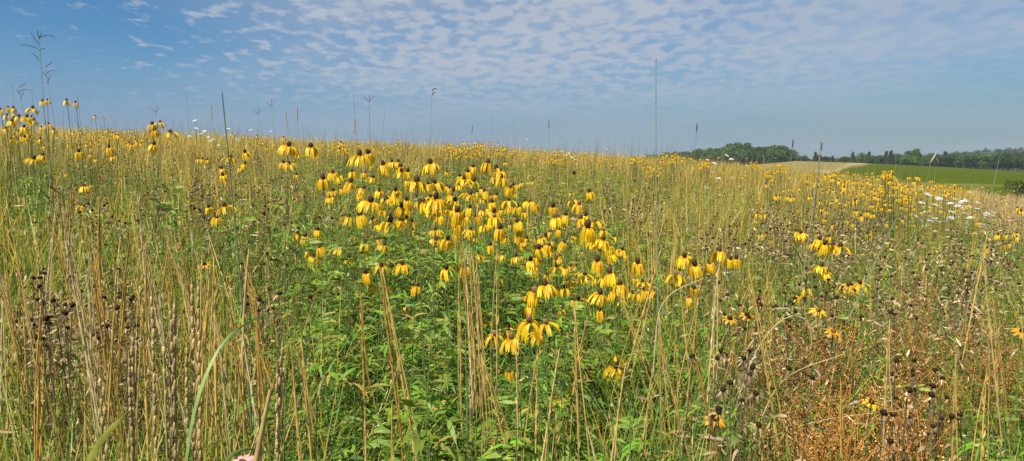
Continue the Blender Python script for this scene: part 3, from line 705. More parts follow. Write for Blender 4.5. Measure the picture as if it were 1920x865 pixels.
TALL = [(73, 68, 80, 235, 4.2, 'rays', 'tallest dark stalk with many branching rays above the left flower patch', .003),
 (85, 120, 96, 240, 4.2, 'rays2', 'branching stalk just right of the tallest one at the left', .0025),
 (35, 160, 45, 245, 4.5, 'rays2', 'small branching stalk left of the tallest one at the left', .0018),
 (60, 175, 62, 240, 4.8, 'needle', 'thin pointed stalk beside the foot of the tallest branching one', .0018),
 (24, 167, 28, 240, 4.8, 'needle', 'thin needle stalk nearest the left edge', .0016),
 (146, 186, 152, 235, 5, 'needle', 'thin dark stalk leaning right of the left flower patch', .002),
 (292, 212, 290, 255, 6, 'fork', 'forked little stalk above the trio of big yellow flowers left', .0018),
 (350, 185, 352, 250, 6.5, 'needle', 'thin stalk above the white umbels left', .0018),
 (417, 182, 424, 330, 1.7, 'needle', 'thick tall green stalk reaching into the sky left of centre', .0034),
 (397, 222, 405, 260, 7, 'tan', 'tan spike left of the thick tall green stalk', .002),
 (483, 215, 484, 255, 7, 'fork', 'tiny forked stalk midway between thick green stalk and tan spikes', .0018),
 (508, 200, 512, 255, 6.5, 'fork', 'forked stalk left of the two tan spikes', .002),
 (537, 236, 545, 262, 7, 'tan', 'left one of two tan spikes on the crest', .002),
 (558, 226, 556, 262, 7, 'tan', 'right one of two tan spikes on the crest', .002),
 (663, 185, 668, 265, 5.5, 'needle', 'thin green stalk at the left of the three above the clump', .0026),
 (692, 192, 694, 265, 5.0, 'fork', 'green stalk in the middle of three above the clump', .0030),
 (721, 215, 717, 268, 6.5, 'needle', 'slender stalk at the right of the three above the clump', .002),
 (665, 250, 660, 275, 6.5, 'tan', 'pale leaning tan spike below the three green stalks', .002),
 (810, 172, 808, 275, 4.6, 'hook', 'lone stalk with a curled head in the open sky at the centre', .0022),
 (885, 250, 884, 272, 9, 'spike', 'small dark spike above the far yellow drift', .002),
 (923, 232, 926, 275, 8, 'needle', 'thin stalk just right of the small dark spike', .002),
 (963, 238, 966, 275, 8, 'needle', 'thin stalk midway between the yellow drift and the tall green spire', .002),
 (1029, 238, 1031, 282, 8, 'spike', 'slender spike left of the tall green spire', .002),
 (1230, 120, 1238, 300, 2.6, 'needle', 'very tall green spire stalk standing alone right of centre', .0034),
 (1306, 245, 1302, 290, 4.5, 'spike', 'dark spike above the rounded wood', .0018),
 (1486, 275, 1478, 330, 4.5, 'spike', 'dark spike at the right end of the rounded wood', .0018),
 (1540, 280, 1531, 340, 4.0, 'spike', 'spike standing at the left of the tan field', .0022),
 (1745, 305, 1728, 335, 4.0, 'plume', 'pale two-pronged plume leaning over the green field', .0026),
 (1873, 300, 1855, 390, 3.8, 'needle', 'thin green stalk before the right side of the green field', .0026),
 (1152, 272, 1153, 296, 9, 'needle', 'dark green pointed weed on the crest right of centre', .004),
 (1640, 300, 1636, 335, 6, 'needle', 'thin pale stalk before the tan and green field boundary', .002),
 (1679, 292, 1680, 330, 6, 'needle', 'thin stalk before the left side of the green field', .002),
 (1198, 262, 1200, 292, 8, 'needle', 'thin stalk just left of the tall green spire', .002)]
for (a_, b_, c_, d_, e_, k_, l_, r_) in TALL: tall(a_, b_, c_, d_, e_, k_, l_, r_)

# ================================================================== DRIED BLACK SEED HEADS
def dried():
    heads, pets, stems = [], [], []
    for i in range(4):
        a = Acc(); blob(a, (0, 0, .004), .0074, .0058, (.045, .026, .015), 8, 6, .25, (.035, .02, .012)); heads.append(a)
        a = Acc(); n = 9; o = horiz(n); c = jitter(pick([(.38, .24, .10), (.26, .16, .07), (.50, .38, .20)], [2, 2, 1], n))
        strips(a, o * .005, norm(o + [0, 0, -.3]), rng.uniform(.009, .018, n), .0045, norm(np.cross(o, [0, 0, 1.]) + rdir(n) * .5), rdir(n) * .5 + np.array([0, 0, -.5]), 3, LANCE, c); pets.append(a)
        a = Acc(); t = np.linspace(0, 1, 7); ph = random.random() * 6
        tube(a, np.stack([.03 * np.sin(t * 3.14) * math.cos(ph), .03 * np.sin(t * 3.14) * math.sin(ph), t], -1), .0014, (.17, .15, .06), 4, (.20, .14, .08))
        m = 9; z = rng.uniform(.2, .95, m); o = horiz(m)
        strips(a, np.stack([0 * z, 0 * z, z], -1), norm(o + [0, 0, .2]), rng.uniform(.02, .045, m), .007, norm(np.cross(o, rdir(m))), rdir(m) * .4 + np.array([0, 0, -.6]), 4, LANCE, jitter(pick([(.28, .20, .10), (.40, .30, .16), (.14, .18, .05)], [2, 1, 1], m)))
        stems.append(a)
    mh = [a.mesh('seed_head', M_SEED) for a in heads]; mp = [a.mesh('withered_petals', M_STRAW) for a in pets]; ms = [a.mesh('stem', M_STRAW) for a in stems]
    spots = []
    ex = """152,550 208,509 248,563 72,563 62,523 75,523 35,511 100,567 75,539 219,579 460,559 484,563 486,584 523,553 581,559 461,573 120,590 90,600 135,575 180,540 195,560
1356,732 1344,674 1299,671 1404,660 1422,799 1716,678 1747,726 1745,743 1786,784 1750,802 1670,829 1655,777 1477,692 1522,709 1702,734 1767,712 1815,546 1822,513 1530,540 1545,530 1570,560"""
    for w in ex.split():
        a, b = w.split(','); spots.append((float(a), float(b), 1))
    for (x0, x1, y0, y1, n) in [(30, 260, 505, 640, 42), (360, 560, 285, 430, 90), (300, 420, 300, 400, 26), (1000, 1260, 330, 400, 55), (1410, 1660, 372, 440, 90), (1480, 1900, 480, 600, 85), (1340, 1500, 530, 620, 30),
                                (1700, 1920, 420, 540, 50), (780, 960, 300, 340, 24), (1300, 1480, 400, 470, 26), (1600, 1800, 660, 800, 16), (1340, 1460, 650, 800, 10), (560, 700, 300, 420, 30), (450, 560, 440, 600, 14), (100, 300, 300, 420, 40)]:
        for _ in range(n): spots.append((random.uniform(x0, x1), random.uniform(y0, y1), 0))
    L = []
    for (px, py, e) in spots:
        best = None
        for d in np.geomspace(1.5, 20, 40):
            P = unproj(px, py, d); h = P.z - g1(P.x, P.y); tgt = (1.12 if e else 1.02)
            if best is None or abs(h - tgt) < best[0]: best = (abs(h - tgt), d, P, h)
        L.append((best[1], best[2], best[3], px, py))
    L.sort(key=lambda q: q[0])
    def lab(px, py):
        if px < 300 and py > 480: return 'black dried seed head in the brown patch behind the left straw'
        if px < 300: return 'small black dried seed head on the slope below the left flower patch'
        if px < 600 and py > 430: return 'black dried seed head in the greenery left of the clump foot'
        if px < 600: return 'small black dried seed head in the dusty brown patch left of the clump'
        if px < 990: return 'small black dried seed head behind the central clump'
        if px < 1290: return 'small black dried seed head in the brown patch right behind the clump'
        if py > 640: return 'black dried seed head among or beside the rusty dried bushes'
        if py > 470: return 'black dried seed head in the brown tangle above the rusty bushes'
        return 'small black dried seed head in the dusty band below the right flowers'
    rest = Acc()
    Q = []
    for (d, P, h, px, py) in L: Q.append(np.array([P.x, P.y, P.z]) + rng.normal(0, 1, (nn_ := (7 if px > 1470 and py > 600 else 22), 3)) * [.05, .05, .0] - [0, 0, 1] * rng.uniform(.0, .42, (nn_, 1)))
    for (x0, x1, y0, y1, m) in [(1240, 1420, 380, 500, 60), (1180, 1330, 330, 450, 40), (990, 1240, 330, 400, 60), (360, 560, 290, 400, 60), (1400, 1680, 385, 450, 90), (60, 260, 510, 640, 60), (1650, 1900, 430, 600, 60), (1850, 1960, 345, 420, 50), (1340, 1470, 600, 800, 30)]:
        for _ in range(m):
            px, py = random.uniform(x0, x1), random.uniform(y0, y1); d = .6 * F / (py - HZ); d = min(d * (1 if px > 1100 else .75), 16); P = unproj(px, py, d)
            Q.append(np.array([P.x, P.y, P.z]) + rng.normal(0, 1, (40, 3)) * [.09, .12, .05] - [0, 0, 1] * rng.uniform(.0, .45, (40, 1)))
    Q = np.concatenate(Q); n = len(Q); rr_ = np.hypot(Q[:, 0], Q[:, 1]); gz = ground(Q[:, 0], Q[:, 1])
    Q[:, 2] = gz + limit_h(Q[:, 0], Q[:, 1], np.maximum(Q[:, 2] - gz, .1), gz, .1)
    D = norm(rdir(n) * [1, 1, .8] - [0, 0, .25]); A_ = Acc()
    strips(A_, Q, D, rng.uniform(.015, .04, n) * np.clip(rr_ / 3.2, .5, 1), rng.uniform(.004, .009, n) * np.clip(rr_ / 3.2, .6, 2), norm(np.cross(D, rdir(n))), rdir(n) * .7, 3, LANCE, jitter(pick([(.30, .20, .10), (.44, .32, .17), (.16, .10, .055), (.54, .42, .24), (.34, .25, .09)], [4, 2.4, 2.2, .5, 1.5], n), .35))
    stuff('dead_leaves', A_, M_STRAW, 'curled brown dead leaves clinging round the dried seed heads', 'dead leaves')
    for i, (d, P, h, px, py) in enumerate(L):
        bx, by = P.x + random.uniform(-.06, .06), P.y + random.uniform(0, .08); B = Vector((bx, by, g1(bx, by) - .01)); v = P - B
        q = v.to_track_quat('Z', 'Y'); k = random.uniform(.75, 1.15) * (.95 if d < 4 else 1.2)
        if i < 300:
            r_ = link('dried_flower', None); r_.location = B; r_.empty_display_size = .05
            s = link('stem', random.choice(ms), r_); s.rotation_mode = 'QUATERNION'; s.rotation_quaternion = q; s.scale = (1, 1, v.length)
            e = (random.uniform(-.6, .6), random.uniform(-.6, .6), random.random() * 6)
            for nm, mm in (('seed_head', mh), ('withered_petals', mp)):
                c = link(nm, random.choice(mm), r_); c.location = v; c.rotation_euler = e; c.scale = (k, k, k)
            tag(r_, lab(px, py), 'dried flower', lab(px, py).replace('black dried seed head', 'black dried seed heads'))
        else:
            M = np.array(q.to_matrix()) @ np.diag([1, 1, v.length]); rest.add_xf(random.choice(stems), M, B)
            rest.add_xf(random.choice(heads), np.eye(3) * k, P); rest.add_xf(random.choice(pets), np.eye(3) * k * 1.3, P)
    # tiny far ones
    n = 900; x, y = wedge(n, 6, 22, R(40), 1.4); gz = ground(x, y); pt = pn(x, y, .5, 6.); kk = pt > .45
    x, y, gz = x[kk], y[kk], gz[kk]
    P_ = np.stack([x, y, gz + limit_h(x, y, rng.uniform(.8, 1.05, len(x)), gz, .1)], -1)
    octas(rest, P_, rng.uniform(.007, .011, len(x)), np.array([.04, .026, .018]))
    tt = np.repeat(P_, 5, 0); m = len(tt)
    strips(rest, tt, rdir(m, -.8, .3), rng.uniform(.02, .04, m), .009, rdir(m), rdir(m) * .3, 2, LANCE, jitter(pick([(.40, .30, .2), (.26, .18, .11)], [1, 1], m)))
    strips(rest, P_ - np.array([0, 0, .6]), np.tile([[0, 0, 1.]], (len(x), 1)), .6, .004, np.tile([[1., 0, 0]], (len(x), 1)), horiz(len(x)) * .05, 2, ([0, 1], [1, 1]), (.16, .12, .07))
    stuff('small_dried_flowers', rest, M_SEED, 'mass of tiny black dried seed heads scattered over the farther meadow', 'dried flowers')
dried()

# ================================================================== WHITE UMBELS
def umbels():
    heads = []
    for i in range(4):
        a = Acc(); n = 90; u = np.sqrt(rng.random(n)); an = rng.random(n) * 6.28; rad = .05
        P = np.stack([u * np.cos(an) * rad, u * np.sin(an) * rad, .012 * (1 - u ** 2) + rng.uniform(-.002, .002, n)], -1)
        octas(a, P, rng.uniform(.005, .008, n), jitter(np.tile([[.84, .83, .74]], (n, 1)), .06))
        heads.append(a.mesh('umbel', M_WHITE))
    rays = []
    for i in range(3):
        a = Acc(); t = np.linspace(0, 1, 7); tube(a, np.stack([.03 * np.sin(t * 3.1), 0 * t, t], -1), .0014, (.12, .19, .05), 4)
        rays.append(a.mesh('stem', M_STEM))
    fol = [fol_acc(9, .6, (.03, .06)).mesh('leaves', M_LEAF) for _ in range(2)]
    rib = Acc(); n = 14; o = horiz(n); strips(rib, o * .001 - np.array([0, 0, .025]), norm(o * 1.3 + [0, 0, 1]), .042, .0012, norm(np.cross(o, [0, 0, 1.])), -o * .1, 2, ([0, 1], [1, 1]), (.12, .2, .05)); rib = rib.mesh('spokes', M_STEM)
    W = """1362,292,9 1371,299,9 1326,300,7 1339,307,11 1334,323,7 1347,335,9 1374,334,8 1324,353,10 1388,350,8 1393,365,8 1348,366,8 1407,366,7 1423,369,7 1337,334,7 1361,332,6
1739,366,16 1760,373,13 1753,385,12 1728,381,12 1776,378,9 1781,382,12 1806,378,13 1811,376,12 1795,387,12 1808,391,11 1833,393,13 1698,388,8 1736,398,10 1774,400,9 1784,398,13 1791,402,10
1808,400,11 1843,401,8 1849,405,11 1861,399,9 1819,409,14 1783,409,12 1777,410,10 1754,410,11 1743,415,12 1739,411,9 1783,422,10 1763,417,9 1772,413,8 1799,419,8 1811,420,11 1808,429,10
1843,422,11 1753,434,11 1727,414,10 1766,391,9 1839,426,9 1917,413,8 1819,361,9 1727,355,9 1720,408,8 1797,434,8 1778,432,9
365,227,9 367,241,8 376,252,8 428,242,8 470,244,6 394,265,8 410,273,7 400,262,7 435,283,6 383,247,8 390,258,8 355,256,7 445,262,6 508,247,5
1060,292,7 1066,288,6 1072,296,7 1052,284,6 1078,300,7 988,262,5 1045,290,6"""
    L = []
    W += ''.join(f' {random.gauss(1785, 36):.0f},{random.gauss(402, 17):.0f},{random.uniform(7, 11):.0f}' for _ in range(34))
    for w in W.split():
        a, b, s = map(float, w.split(','))
        d, P, h = solve(a, b, s * .95, .085, .7, 1.6, 24); L.append((a, b, P, d, s))
    zones = [('left crest', lambda a: a < 600), ('crest beyond the clump', lambda a: 600 <= a < 1200), ('scattered row right of the tall spire', lambda a: 1200 <= a < 1500), ('white patch at the right', lambda a: a >= 1500)]
    for zn, fn in zones:
        zl = sorted([q for q in L if fn(q[0])], key=lambda q: q[1]); nt = max(1, round(len(zl) / 9))
        for ti, idx in enumerate(np.array_split(np.arange(len(zl)), nt)):
            for k, q in enumerate(sorted([zl[i] for i in idx], key=lambda q: q[0])):
                a, b, P, d, s = q; bx, by = P.x + random.uniform(-.08, .08), P.y + random.uniform(0, .1); B = Vector((bx, by, g1(bx, by) - .01)); v = P - B
                r_ = link('white_umbel_flower', None); r_.location = B; r_.empty_display_size = .05
                st = link('stem', random.choice(rays), r_); st.rotation_mode = 'QUATERNION'; st.rotation_quaternion = v.to_track_quat('Z', 'Y'); st.scale = (1, 1, v.length - .02)
                fo = link('leaves', random.choice(fol), r_); fo.scale = (1, 1, v.length * .9)
                kk = .8 * s * d / (.085 * F); e = (random.uniform(.05, .55), random.uniform(-.35, .35), random.random() * .5)
                um = link('umbel', random.choice(heads), r_); um.location = v; um.rotation_euler = e; um.scale = (kk, kk, kk)
                rb = link('spokes', rib, r_); rb.location = v; rb.rotation_euler = e; rb.scale = (kk, kk, kk)
                tier = f'{ORD[ti]} tier, ' if nt > 1 else ''
                tag(r_, f'flat white lacy flower head, {ORD[k]} in {tier}{zn}', 'white flower', 'flat white lacy flowers')
umbels()

# ================================================================== OTHER FLOWERS
def daisy(px, py, d, n, L, col, ccol, label, cat, name, k=1.):
    P = unproj(px, py, d); bx, by = P.x + .03, P.y + .05; B = Vector((bx, by, g1(bx, by) - .01)); v = P - B
    r_ = link(name, None); r_.location = B; r_.empty_display_size = .05
    st = link('stem', random.choice(MESH_STEM), r_); st.rotation_mode = 'QUATERNION'; st.rotation_quaternion = v.to_track_quat('Z', 'Y'); st.scale = (1, 1, v.length)
    a = Acc(); blob(a, (0, 0, .004), .009 * k, .0075 * k, ccol, 8, 6, .2); c = link('cone', a.mesh('cone', M_CONE), r_); c.location = v; c.rotation_euler = (.5, 0, 0)
    for i in range(n):
        an = i * 2 * math.pi / n + random.uniform(-.1, .1); o = np.array([math.cos(an), math.sin(an), 0])
        A = Acc(); strips(A, (o * .006)[None], norm(o + np.array([0, 0, .1]))[None], L, L * .42, np.array([[-o[1], o[0], 0]]), np.array([[0, 0, -.45]]), 4, ([0, .3, .8, 1], [.4, 1, .9, .3]), col)
        link('petal', A.mesh('petal', M_PETAL), c)
    tag(r_, label, cat)
OR = np.array([.80, .36, .012])
daisy(1341, 786, 1.75, 9, .022, OR, (.03, .018, .012), 'orange black-centred daisy low beside the rusty bushes', 'daisy', 'black_eyed_susan')
daisy(1534, 583, 2.6, 8, .028, (.8, .5, .01), (.20, .14, .03), 'flat open yellow daisy left above the rusty bushes', 'daisy', 'yellow_daisy')
daisy(1368, 598, 2.3, 8, .018, OR, (.05, .03, .02), 'tiny orange daisy below the paired flowers right of the clump', 'daisy', 'black_eyed_susan')
daisy(1400, 591, 2.4, 8, .018, OR, (.05, .03, .02), 'tiny orange daisy right of a similar one, under the brown tangle', 'daisy', 'black_eyed_susan')
daisy(1916, 622, 2.2, 9, .022, OR, (.05, .03, .02), 'orange daisy touching the right edge above the bushes', 'daisy', 'black_eyed_susan')
daisy(1562, 622, 2.4, 8, .022, OR, (.25, .13, .03), 'orange bloom sunk in the top of the rusty bushes', 'daisy', 'black_eyed_susan')
daisy(1634, 755, 1.9, 8, .018, (.8, .5, .01), (.05, .03, .02), 'small yellow daisy buried in the middle of the rusty bushes', 'daisy', 'yellow_daisy')
daisy(383, 496, 2.8, 8, .022, OR, (.05, .03, .02), 'orange daisy half hidden behind the left straw', 'daisy', 'black_eyed_susan')
daisy(455, 872, 1.2, 12, .022, (.72, .38, .36), (.20, .07, .03), 'pale pink coneflower peeping at the bottom edge left of the thick tan stem', 'coneflower', 'pink_coneflower', .9)

# ================================================================== RUSTY DRIED BUSHES
def bushes():
    U = []
    for i in range(4):
        A, B = Acc(), Acc(); tips = []
        for s in range(15):
            a = random.random() * 6.28; o = np.array([math.cos(a), math.sin(a), 0]) * random.uniform(.02, .20)
            T = np.linspace(0, 1, 6)[:, None]; pts = o * T ** 1.3 + np.array([0, 0, random.uniform(.6, 1)]) * T
            c = np.array([.50, .22, .055]) * random.uniform(.7, 1.3); tube(A, pts, np.linspace(.0026, .0012, 6), c, 4)
            for b in range(9):
                t0 = random.uniform(.4, .97); p = np.array([np.interp(t0, T[:, 0], pts[:, j]) for j in range(3)])
                d = norm(rdir(1, .72, .97)[0]); L = random.uniform(.09, .2); q = p + d * L; tube(A, [p, (p + q) / 2, q], [.0014, .0012, .001], c * 1.15, 3)
                m = 13; tips.append(p + d * L * rng.uniform(.45, 1.05, (m, 1)) + rng.normal(0, .006, (m, 3)))
        P = np.concatenate(tips); n = len(P)
        octas(B, P, rng.uniform(.0022, .0036, n), jitter(pick([(.68, .38, .10), (.52, .25, .06), (.68, .42, .15), (.32, .16, .05)], [4, 3, 3, 2], n)))
        U.append((A.mesh('branches', M_STRAW), B.mesh('seed_capsules', M_SEED)))
    spots = [(1480, 655, 2.3, 'leftmost rusty dried bush'), (1545, 620, 2.7, 'rusty bush behind the leftmost, holding an orange bloom'), (1612, 640, 2.5, 'rusty bush at the middle rear of its patch'), (1690, 600, 2.9, 'rearmost rusty bush, between the middle and the green grass'),
             (1735, 640, 2.6, 'rusty bush at the right rear of its patch'), (1560, 730, 1.95, 'rusty bush in the middle left of its patch'), (1640, 720, 2.0, 'rusty bush at the very middle of its patch'), (1720, 745, 1.9, 'rusty bush with black seed heads at the patch middle right'),
             (1490, 780, 1.75, 'rusty bush at the lower left of its patch'), (1590, 810, 1.6, 'rusty bush at the lowest middle of its patch'), (1690, 825, 1.55, 'rusty bush at the lowest right of its patch'), (1755, 700, 2.2, 'narrow rusty bush by the thick straw stalk'),
             (1730, 560, 3.3, 'tall thin rusty plume poking above the patch'), (1850, 610, 3.0, 'sparse rusty bush apart at the right edge'), (1895, 640, 2.7, 'rightmost sparse rusty bush'), (1440, 610, 3., 'small rusty bush apart in the tangle left of the patch')]
    for (px, py, d, lab) in spots:
        P = unproj(px, py - 28, d); B = Vector((P.x, P.y, g1(P.x, P.y))); h = P.z - B.z
        A, Bm = random.choice(U); r_ = link('dried_bush', None); r_.location = B; r_.rotation_euler = (0, 0, random.random() * 6.28); r_.scale = (1.1, 1.1, h)
        w = .6 if ('thin' in lab or 'narrow' in lab) else .95; r_.scale = (w, w, h)
        link('branches', A, r_); c = link('seed_capsules', Bm, r_); tag(r_, lab, 'dried bush', 'rusty dried bushes in the right foreground')
bushes()

# ================================================================== TREES
def crown_acc(W, H, z0, kind, nq):
    a = Acc(); nb = 26 if kind == 'round' else 20; cs = []
    for i in range(nb):
        if kind == 'round':
            d = rdir(1, -.6, 1)[0] * random.uniform(.35, .85); c = np.array([d[0] * W / 2, d[1] * W / 2, z0 + (H - z0) * (.5 + d[2] * .5)]); rr = random.uniform(.13, .24) * W
        else:
            t = (i + .5) / nb; an = random.random() * 6.28; q = (1 - t) ** .8 * W / 2 * .75
            c = np.array([q * math.cos(an) * random.uniform(.3, 1), q * math.sin(an) * random.uniform(.3, 1), z0 + (H - z0) * t * .94]); rr = max(.25, (1 - t) * W * .3)
        m = nq // nb; d = rdir(m); P = c + d * rr * rng.uniform(.5, 1.05, (m, 1)) ** .6 * np.array([1, 1, .8]); cs.append((P, random.uniform(.75, 1.3)))
    for P, g in cs:
        m = len(P); D = rdir(m); s = rng.uniform(.25, .55, m)
        base = (.072, .125, .026) if kind == 'round' else (.048, .085, .026)
        strips(a, P, D, s, s * .8, norm(np.cross(D, rdir(m))), rdir(m) * .2, 1, ([0, 1], [1, .5]), jitter(np.tile(np.array(base) * g, (m, 1)), .3))
    return a
TU = {}
for nm, W, H, k, nq in (('round1', 6.5, 8.5, 'round', 3400), ('round2', 8, 8, 'round', 3800), ('round3', 5.5, 8, 'round', 3000), ('cedar1', 4.2, 7, 'cedar', 2600), ('cedar2', 3.2, 6, 'cedar', 2000)):
    a = Acc(); t = np.linspace(0, 1, 6)[:, None]; tube(a, np.array([0, 0, -.4]) * (1 - t) + np.array([.2, 0, H * .8]) * t, np.linspace(.22, .05, 6), (.09, .07, .05), 7)
    for b in range(6):
        z = H * random.uniform(.25, .6); an = random.random() * 6.28; e = np.array([math.cos(an) * W * .32, math.sin(an) * W * .32, z + H * .2])
        tube(a, [np.array([.1, 0, z]), (np.array([.1, 0, z]) + e) / 2 + [0, 0, .2], e], [.08, .05, .02], (.09, .07, .05), 5)
    TU[nm] = (a.mesh('trunk', M_BARK), crown_acc(W, H, H * .1, k, nq).mesh('crown', M_CROWN), H)
def tree(px, ytop, r, kind, label, group, name=None, bright=1):
    tr, cr, H = TU[kind]; az = math.atan((px - 960) / F); x, y = r * math.sin(az), r * math.cos(az); z = g1(x, y)
    top = EYE + (HZ - ytop) / F * r; k = max(.4, (top - z) / H)
    o = link('cedar_tree' if 'cedar' in kind else 'broadleaf_tree', None); o.location = (x, y, z); w = k * random.uniform(.9, 1.15)
    o.scale = (w, w, k); o.rotation_euler = (0, 0, random.random() * 6.28)
    link('trunk', tr, o); link('crown', cr, o); tag(o, label, 'tree', group)
def ordw(i):
    tens = ['', 'ten', 'twenty', 'thirty', 'forty', 'fifty']; 
    return ORD[i] if i < 15 else ['sixteenth', 'seventeenth', 'eighteenth', 'nineteenth', 'twentieth', 'twenty-first', 'twenty-second', 'twenty-third', 'twenty-fourth', 'twenty-fifth', 'twenty-sixth', 'twenty-seventh', 'twenty-eighth', 'twenty-ninth', 'thirtieth', 'thirty-first', 'thirty-second', 'thirty-third', 'thirty-fourth', 'thirty-fifth', 'thirty-sixth', 'thirty-seventh', 'thirty-eighth', 'thirty-ninth', 'fortieth'][i - 15]
xs = np.linspace(1180, 1478, 24)
yt = lambda x: np.interp(x, [1180, 1225, 1260, 1300, 1330, 1370, 1392, 1410, 1440, 1465, 1485], [297, 291, 286, 282, 279, 273, 271, 277, 276, 275, 287])
for i, x in enumerate(xs):
    tree(x + random.uniform(-3, 3), float(yt(x)) + random.uniform(-2.5, 1.5), random.uniform(285, 296), random.choice(['round1', 'round2', 'round2']), f'dark green broadleaf tree, {ordw(i)} from the left in the rounded wood', 'trees of the rounded wood behind the meadow')
for i, x in enumerate(np.linspace(1240, 1470, 12)):
    tree(x, float(yt(x)) + random.uniform(2, 6), 306, 'round2', f'tree of the rounded wood\'s rear row, {ordw(i)} from the left', 'rear trees of the rounded wood')
row = [(1497, 293, 'cedar2'), (1506, 289, 'round3'), (1526, 286, 'cedar1'), (1533, 288, 'round3'), (1546, 291, 'round3'), (1558, 293, 'cedar2'), (1572, 293, 'round3'), (1582, 291, 'round3'), (1596, 286, 'cedar1'), (1602, 291, 'round3'), (1617, 286, 'round1'), (1626, 286, 'cedar1'), (1636, 290, 'round3'),
       (1646, 289, 'round3'), (1658, 285, 'cedar1'), (1667, 284, 'cedar1'), (1675, 288, 'round3'), (1686, 288, 'round1'), (1700, 285, 'cedar1'), (1708, 279, 'round1'), (1718, 288, 'round3'), (1730, 290, 'round3'), (1742, 289, 'round3'), (1755, 288, 'round3'), (1768, 286, 'cedar1')]
for i, (x, y, k) in enumerate(row): tree(x, y, random.uniform(283, 292), k, f'dark tree, {ordw(i)} from the left in the row behind the field', 'trees of the row behind the field')
for i, x in enumerate(np.linspace(1776, 2010, 22)):
    tree(x + random.uniform(-4, 4), float(np.interp(x, [1776, 1800, 1830, 1900, 2000], [289, 289, 290, 292, 291])) + random.uniform(-3, 2), random.uniform(280, 290), random.choice(['round1', 'round3', 'round2', 'cedar1']), f'broad dark tree, {ordw(i)} from the left in the wood behind the green field', 'trees of the wood behind the green field')
for i, x in enumerate(np.linspace(1500, 2010, 30)):
    tree(x, float(np.interp(x, [1500, 1700, 1800, 2000], [297, 293, 290, 291])) + random.uniform(-1, 2), 312, 'round2', f'rear tree behind the field row, {ordw(i)} from the left', 'rear trees behind the field')

# far wooded ridge
def ridge():
    a = Acc(); n = 16000
    px = rng.uniform(1600, 2350, n); r = rng.uniform(640, 1050, n); az = np.arctan((px - 960) / F); x, y = r * np.sin(az), r * np.cos(az)
    top = np.interp(px, [1600, 1720, 1790, 1840, 1920, 2100, 2350], [297, 294, 291, 287, 284, 283, 286]) + 1.2 * np.sin(px / 7) + 1. * np.sin(px / 3.1)
    zt = EYE + (HZ - top) / F * r; z = ground(x, y); u = rng.random(n) ** .5
    P = np.stack([x, y, z + np.maximum(zt - z, 2) * u], -1); D = rdir(n); s = rng.uniform(1.2, 2.8, n)
    strips(a, P, D, s, s, norm(np.cross(D, rdir(n))), rdir(n) * .2, 1, ([0, 1], [1, .6]), jitter(np.tile([[.04, .075, .025]], (n, 1)), .3))
    stuff('far_woodland', a, M_CROWN, 'bluish wooded ridge on the far horizon at the right', 'woodland')
ridge()

# shrub at the right edge of the meadow and pale-green shrubs before the wood
def shrub(px, py, wpx, hpx, r, col, label, twigs=True):
    az = math.atan((px - 960) / F); x, y = r * math.sin(az), r * math.cos(az); z = g1(x, y); top = EYE + (HZ - py) / F * r; H = max(top - z, .5); W = wpx / F * r
    a = Acc(); n = 2600; nb = 14
    for b in range(nb):
        c = np.array([random.uniform(-.38, .38) * W, random.uniform(-.3, .3) * W, H * random.uniform(.2, .85)]); m = n // nb
        P = c + rdir(m) * W * .2 * rng.uniform(.4, 1.1, (m, 1)); D = rdir(m); s = rng.uniform(.02, .045, m) * r / 40 * 1.6
        strips(a, P, D, s, s * .6, norm(np.cross(D, rdir(m))), rdir(m) * .2, 1, ([0, 1], [1, .4]), jitter(np.tile([np.array(col) * random.uniform(.8, 1.2)], (m, 1)), .3))
    o = link('shrub', None); o.location = (x, y, z); link('foliage', a.mesh('foliage', M_CROWN), o)
    s = Acc()
    for i in range(9):
        e = np.array([random.uniform(-.4, .4) * W, random.uniform(-.3, .3) * W, H * random.uniform(.7, 1)]); tube(s, [np.zeros(3), e * .5 + [0, 0, .05], e], [.02, .012, .005], (.10, .07, .05), 4)
    link('branches', s.mesh('branches', M_BARK), o); tag(o, label, 'shrub')
shrub(1912, 322, 44, 40, 36, (.05, .06, .03), 'dark twiggy shrub at the right edge of the meadow')
for (px, w) in ((1700, 26), (1718, 30)):
    shrub(px, 296, w, 12, 268, (.10, .2, .035), 'bright green low shrub before the tree row, ' + ('left of the pair' if px < 1710 else 'right of the pair'))

# haze : one closed box of thin even air round the whole scene
def haze():
    x0, y0, z0, z1 = 1150., 1150., -13., 24.
    a = Acc(); V = [[x, y, z] for z in (z0, z1) for (x, y) in ((-x0, -y0), (x0, -y0), (x0, y0), (-x0, y0))]
    a.add(V, [[3, 2, 1, 0], [4, 5, 6, 7], [0, 1, 5, 4], [1, 2, 6, 5], [2, 3, 7, 6], [3, 0, 4, 7]], np.ones((8, 3)))
    m, nt, out = nodes('haze'); v = nt.nodes.new('ShaderNodeVolumePrincipled'); v.inputs['Color'].default_value = (.78, .86, .95, 1)
    v.inputs['Density'].default_value = HAZE; v.inputs['Anisotropy'].default_value = 0; nt.links.new(v.outputs[0], out.inputs['Volume'])
    me = a.mesh('haze', m, False); tag(link('haze', me), 'thin blue summer haze over the whole landscape', 'haze', kind='stuff')
HAZE = .0003
if HAZE: haze()

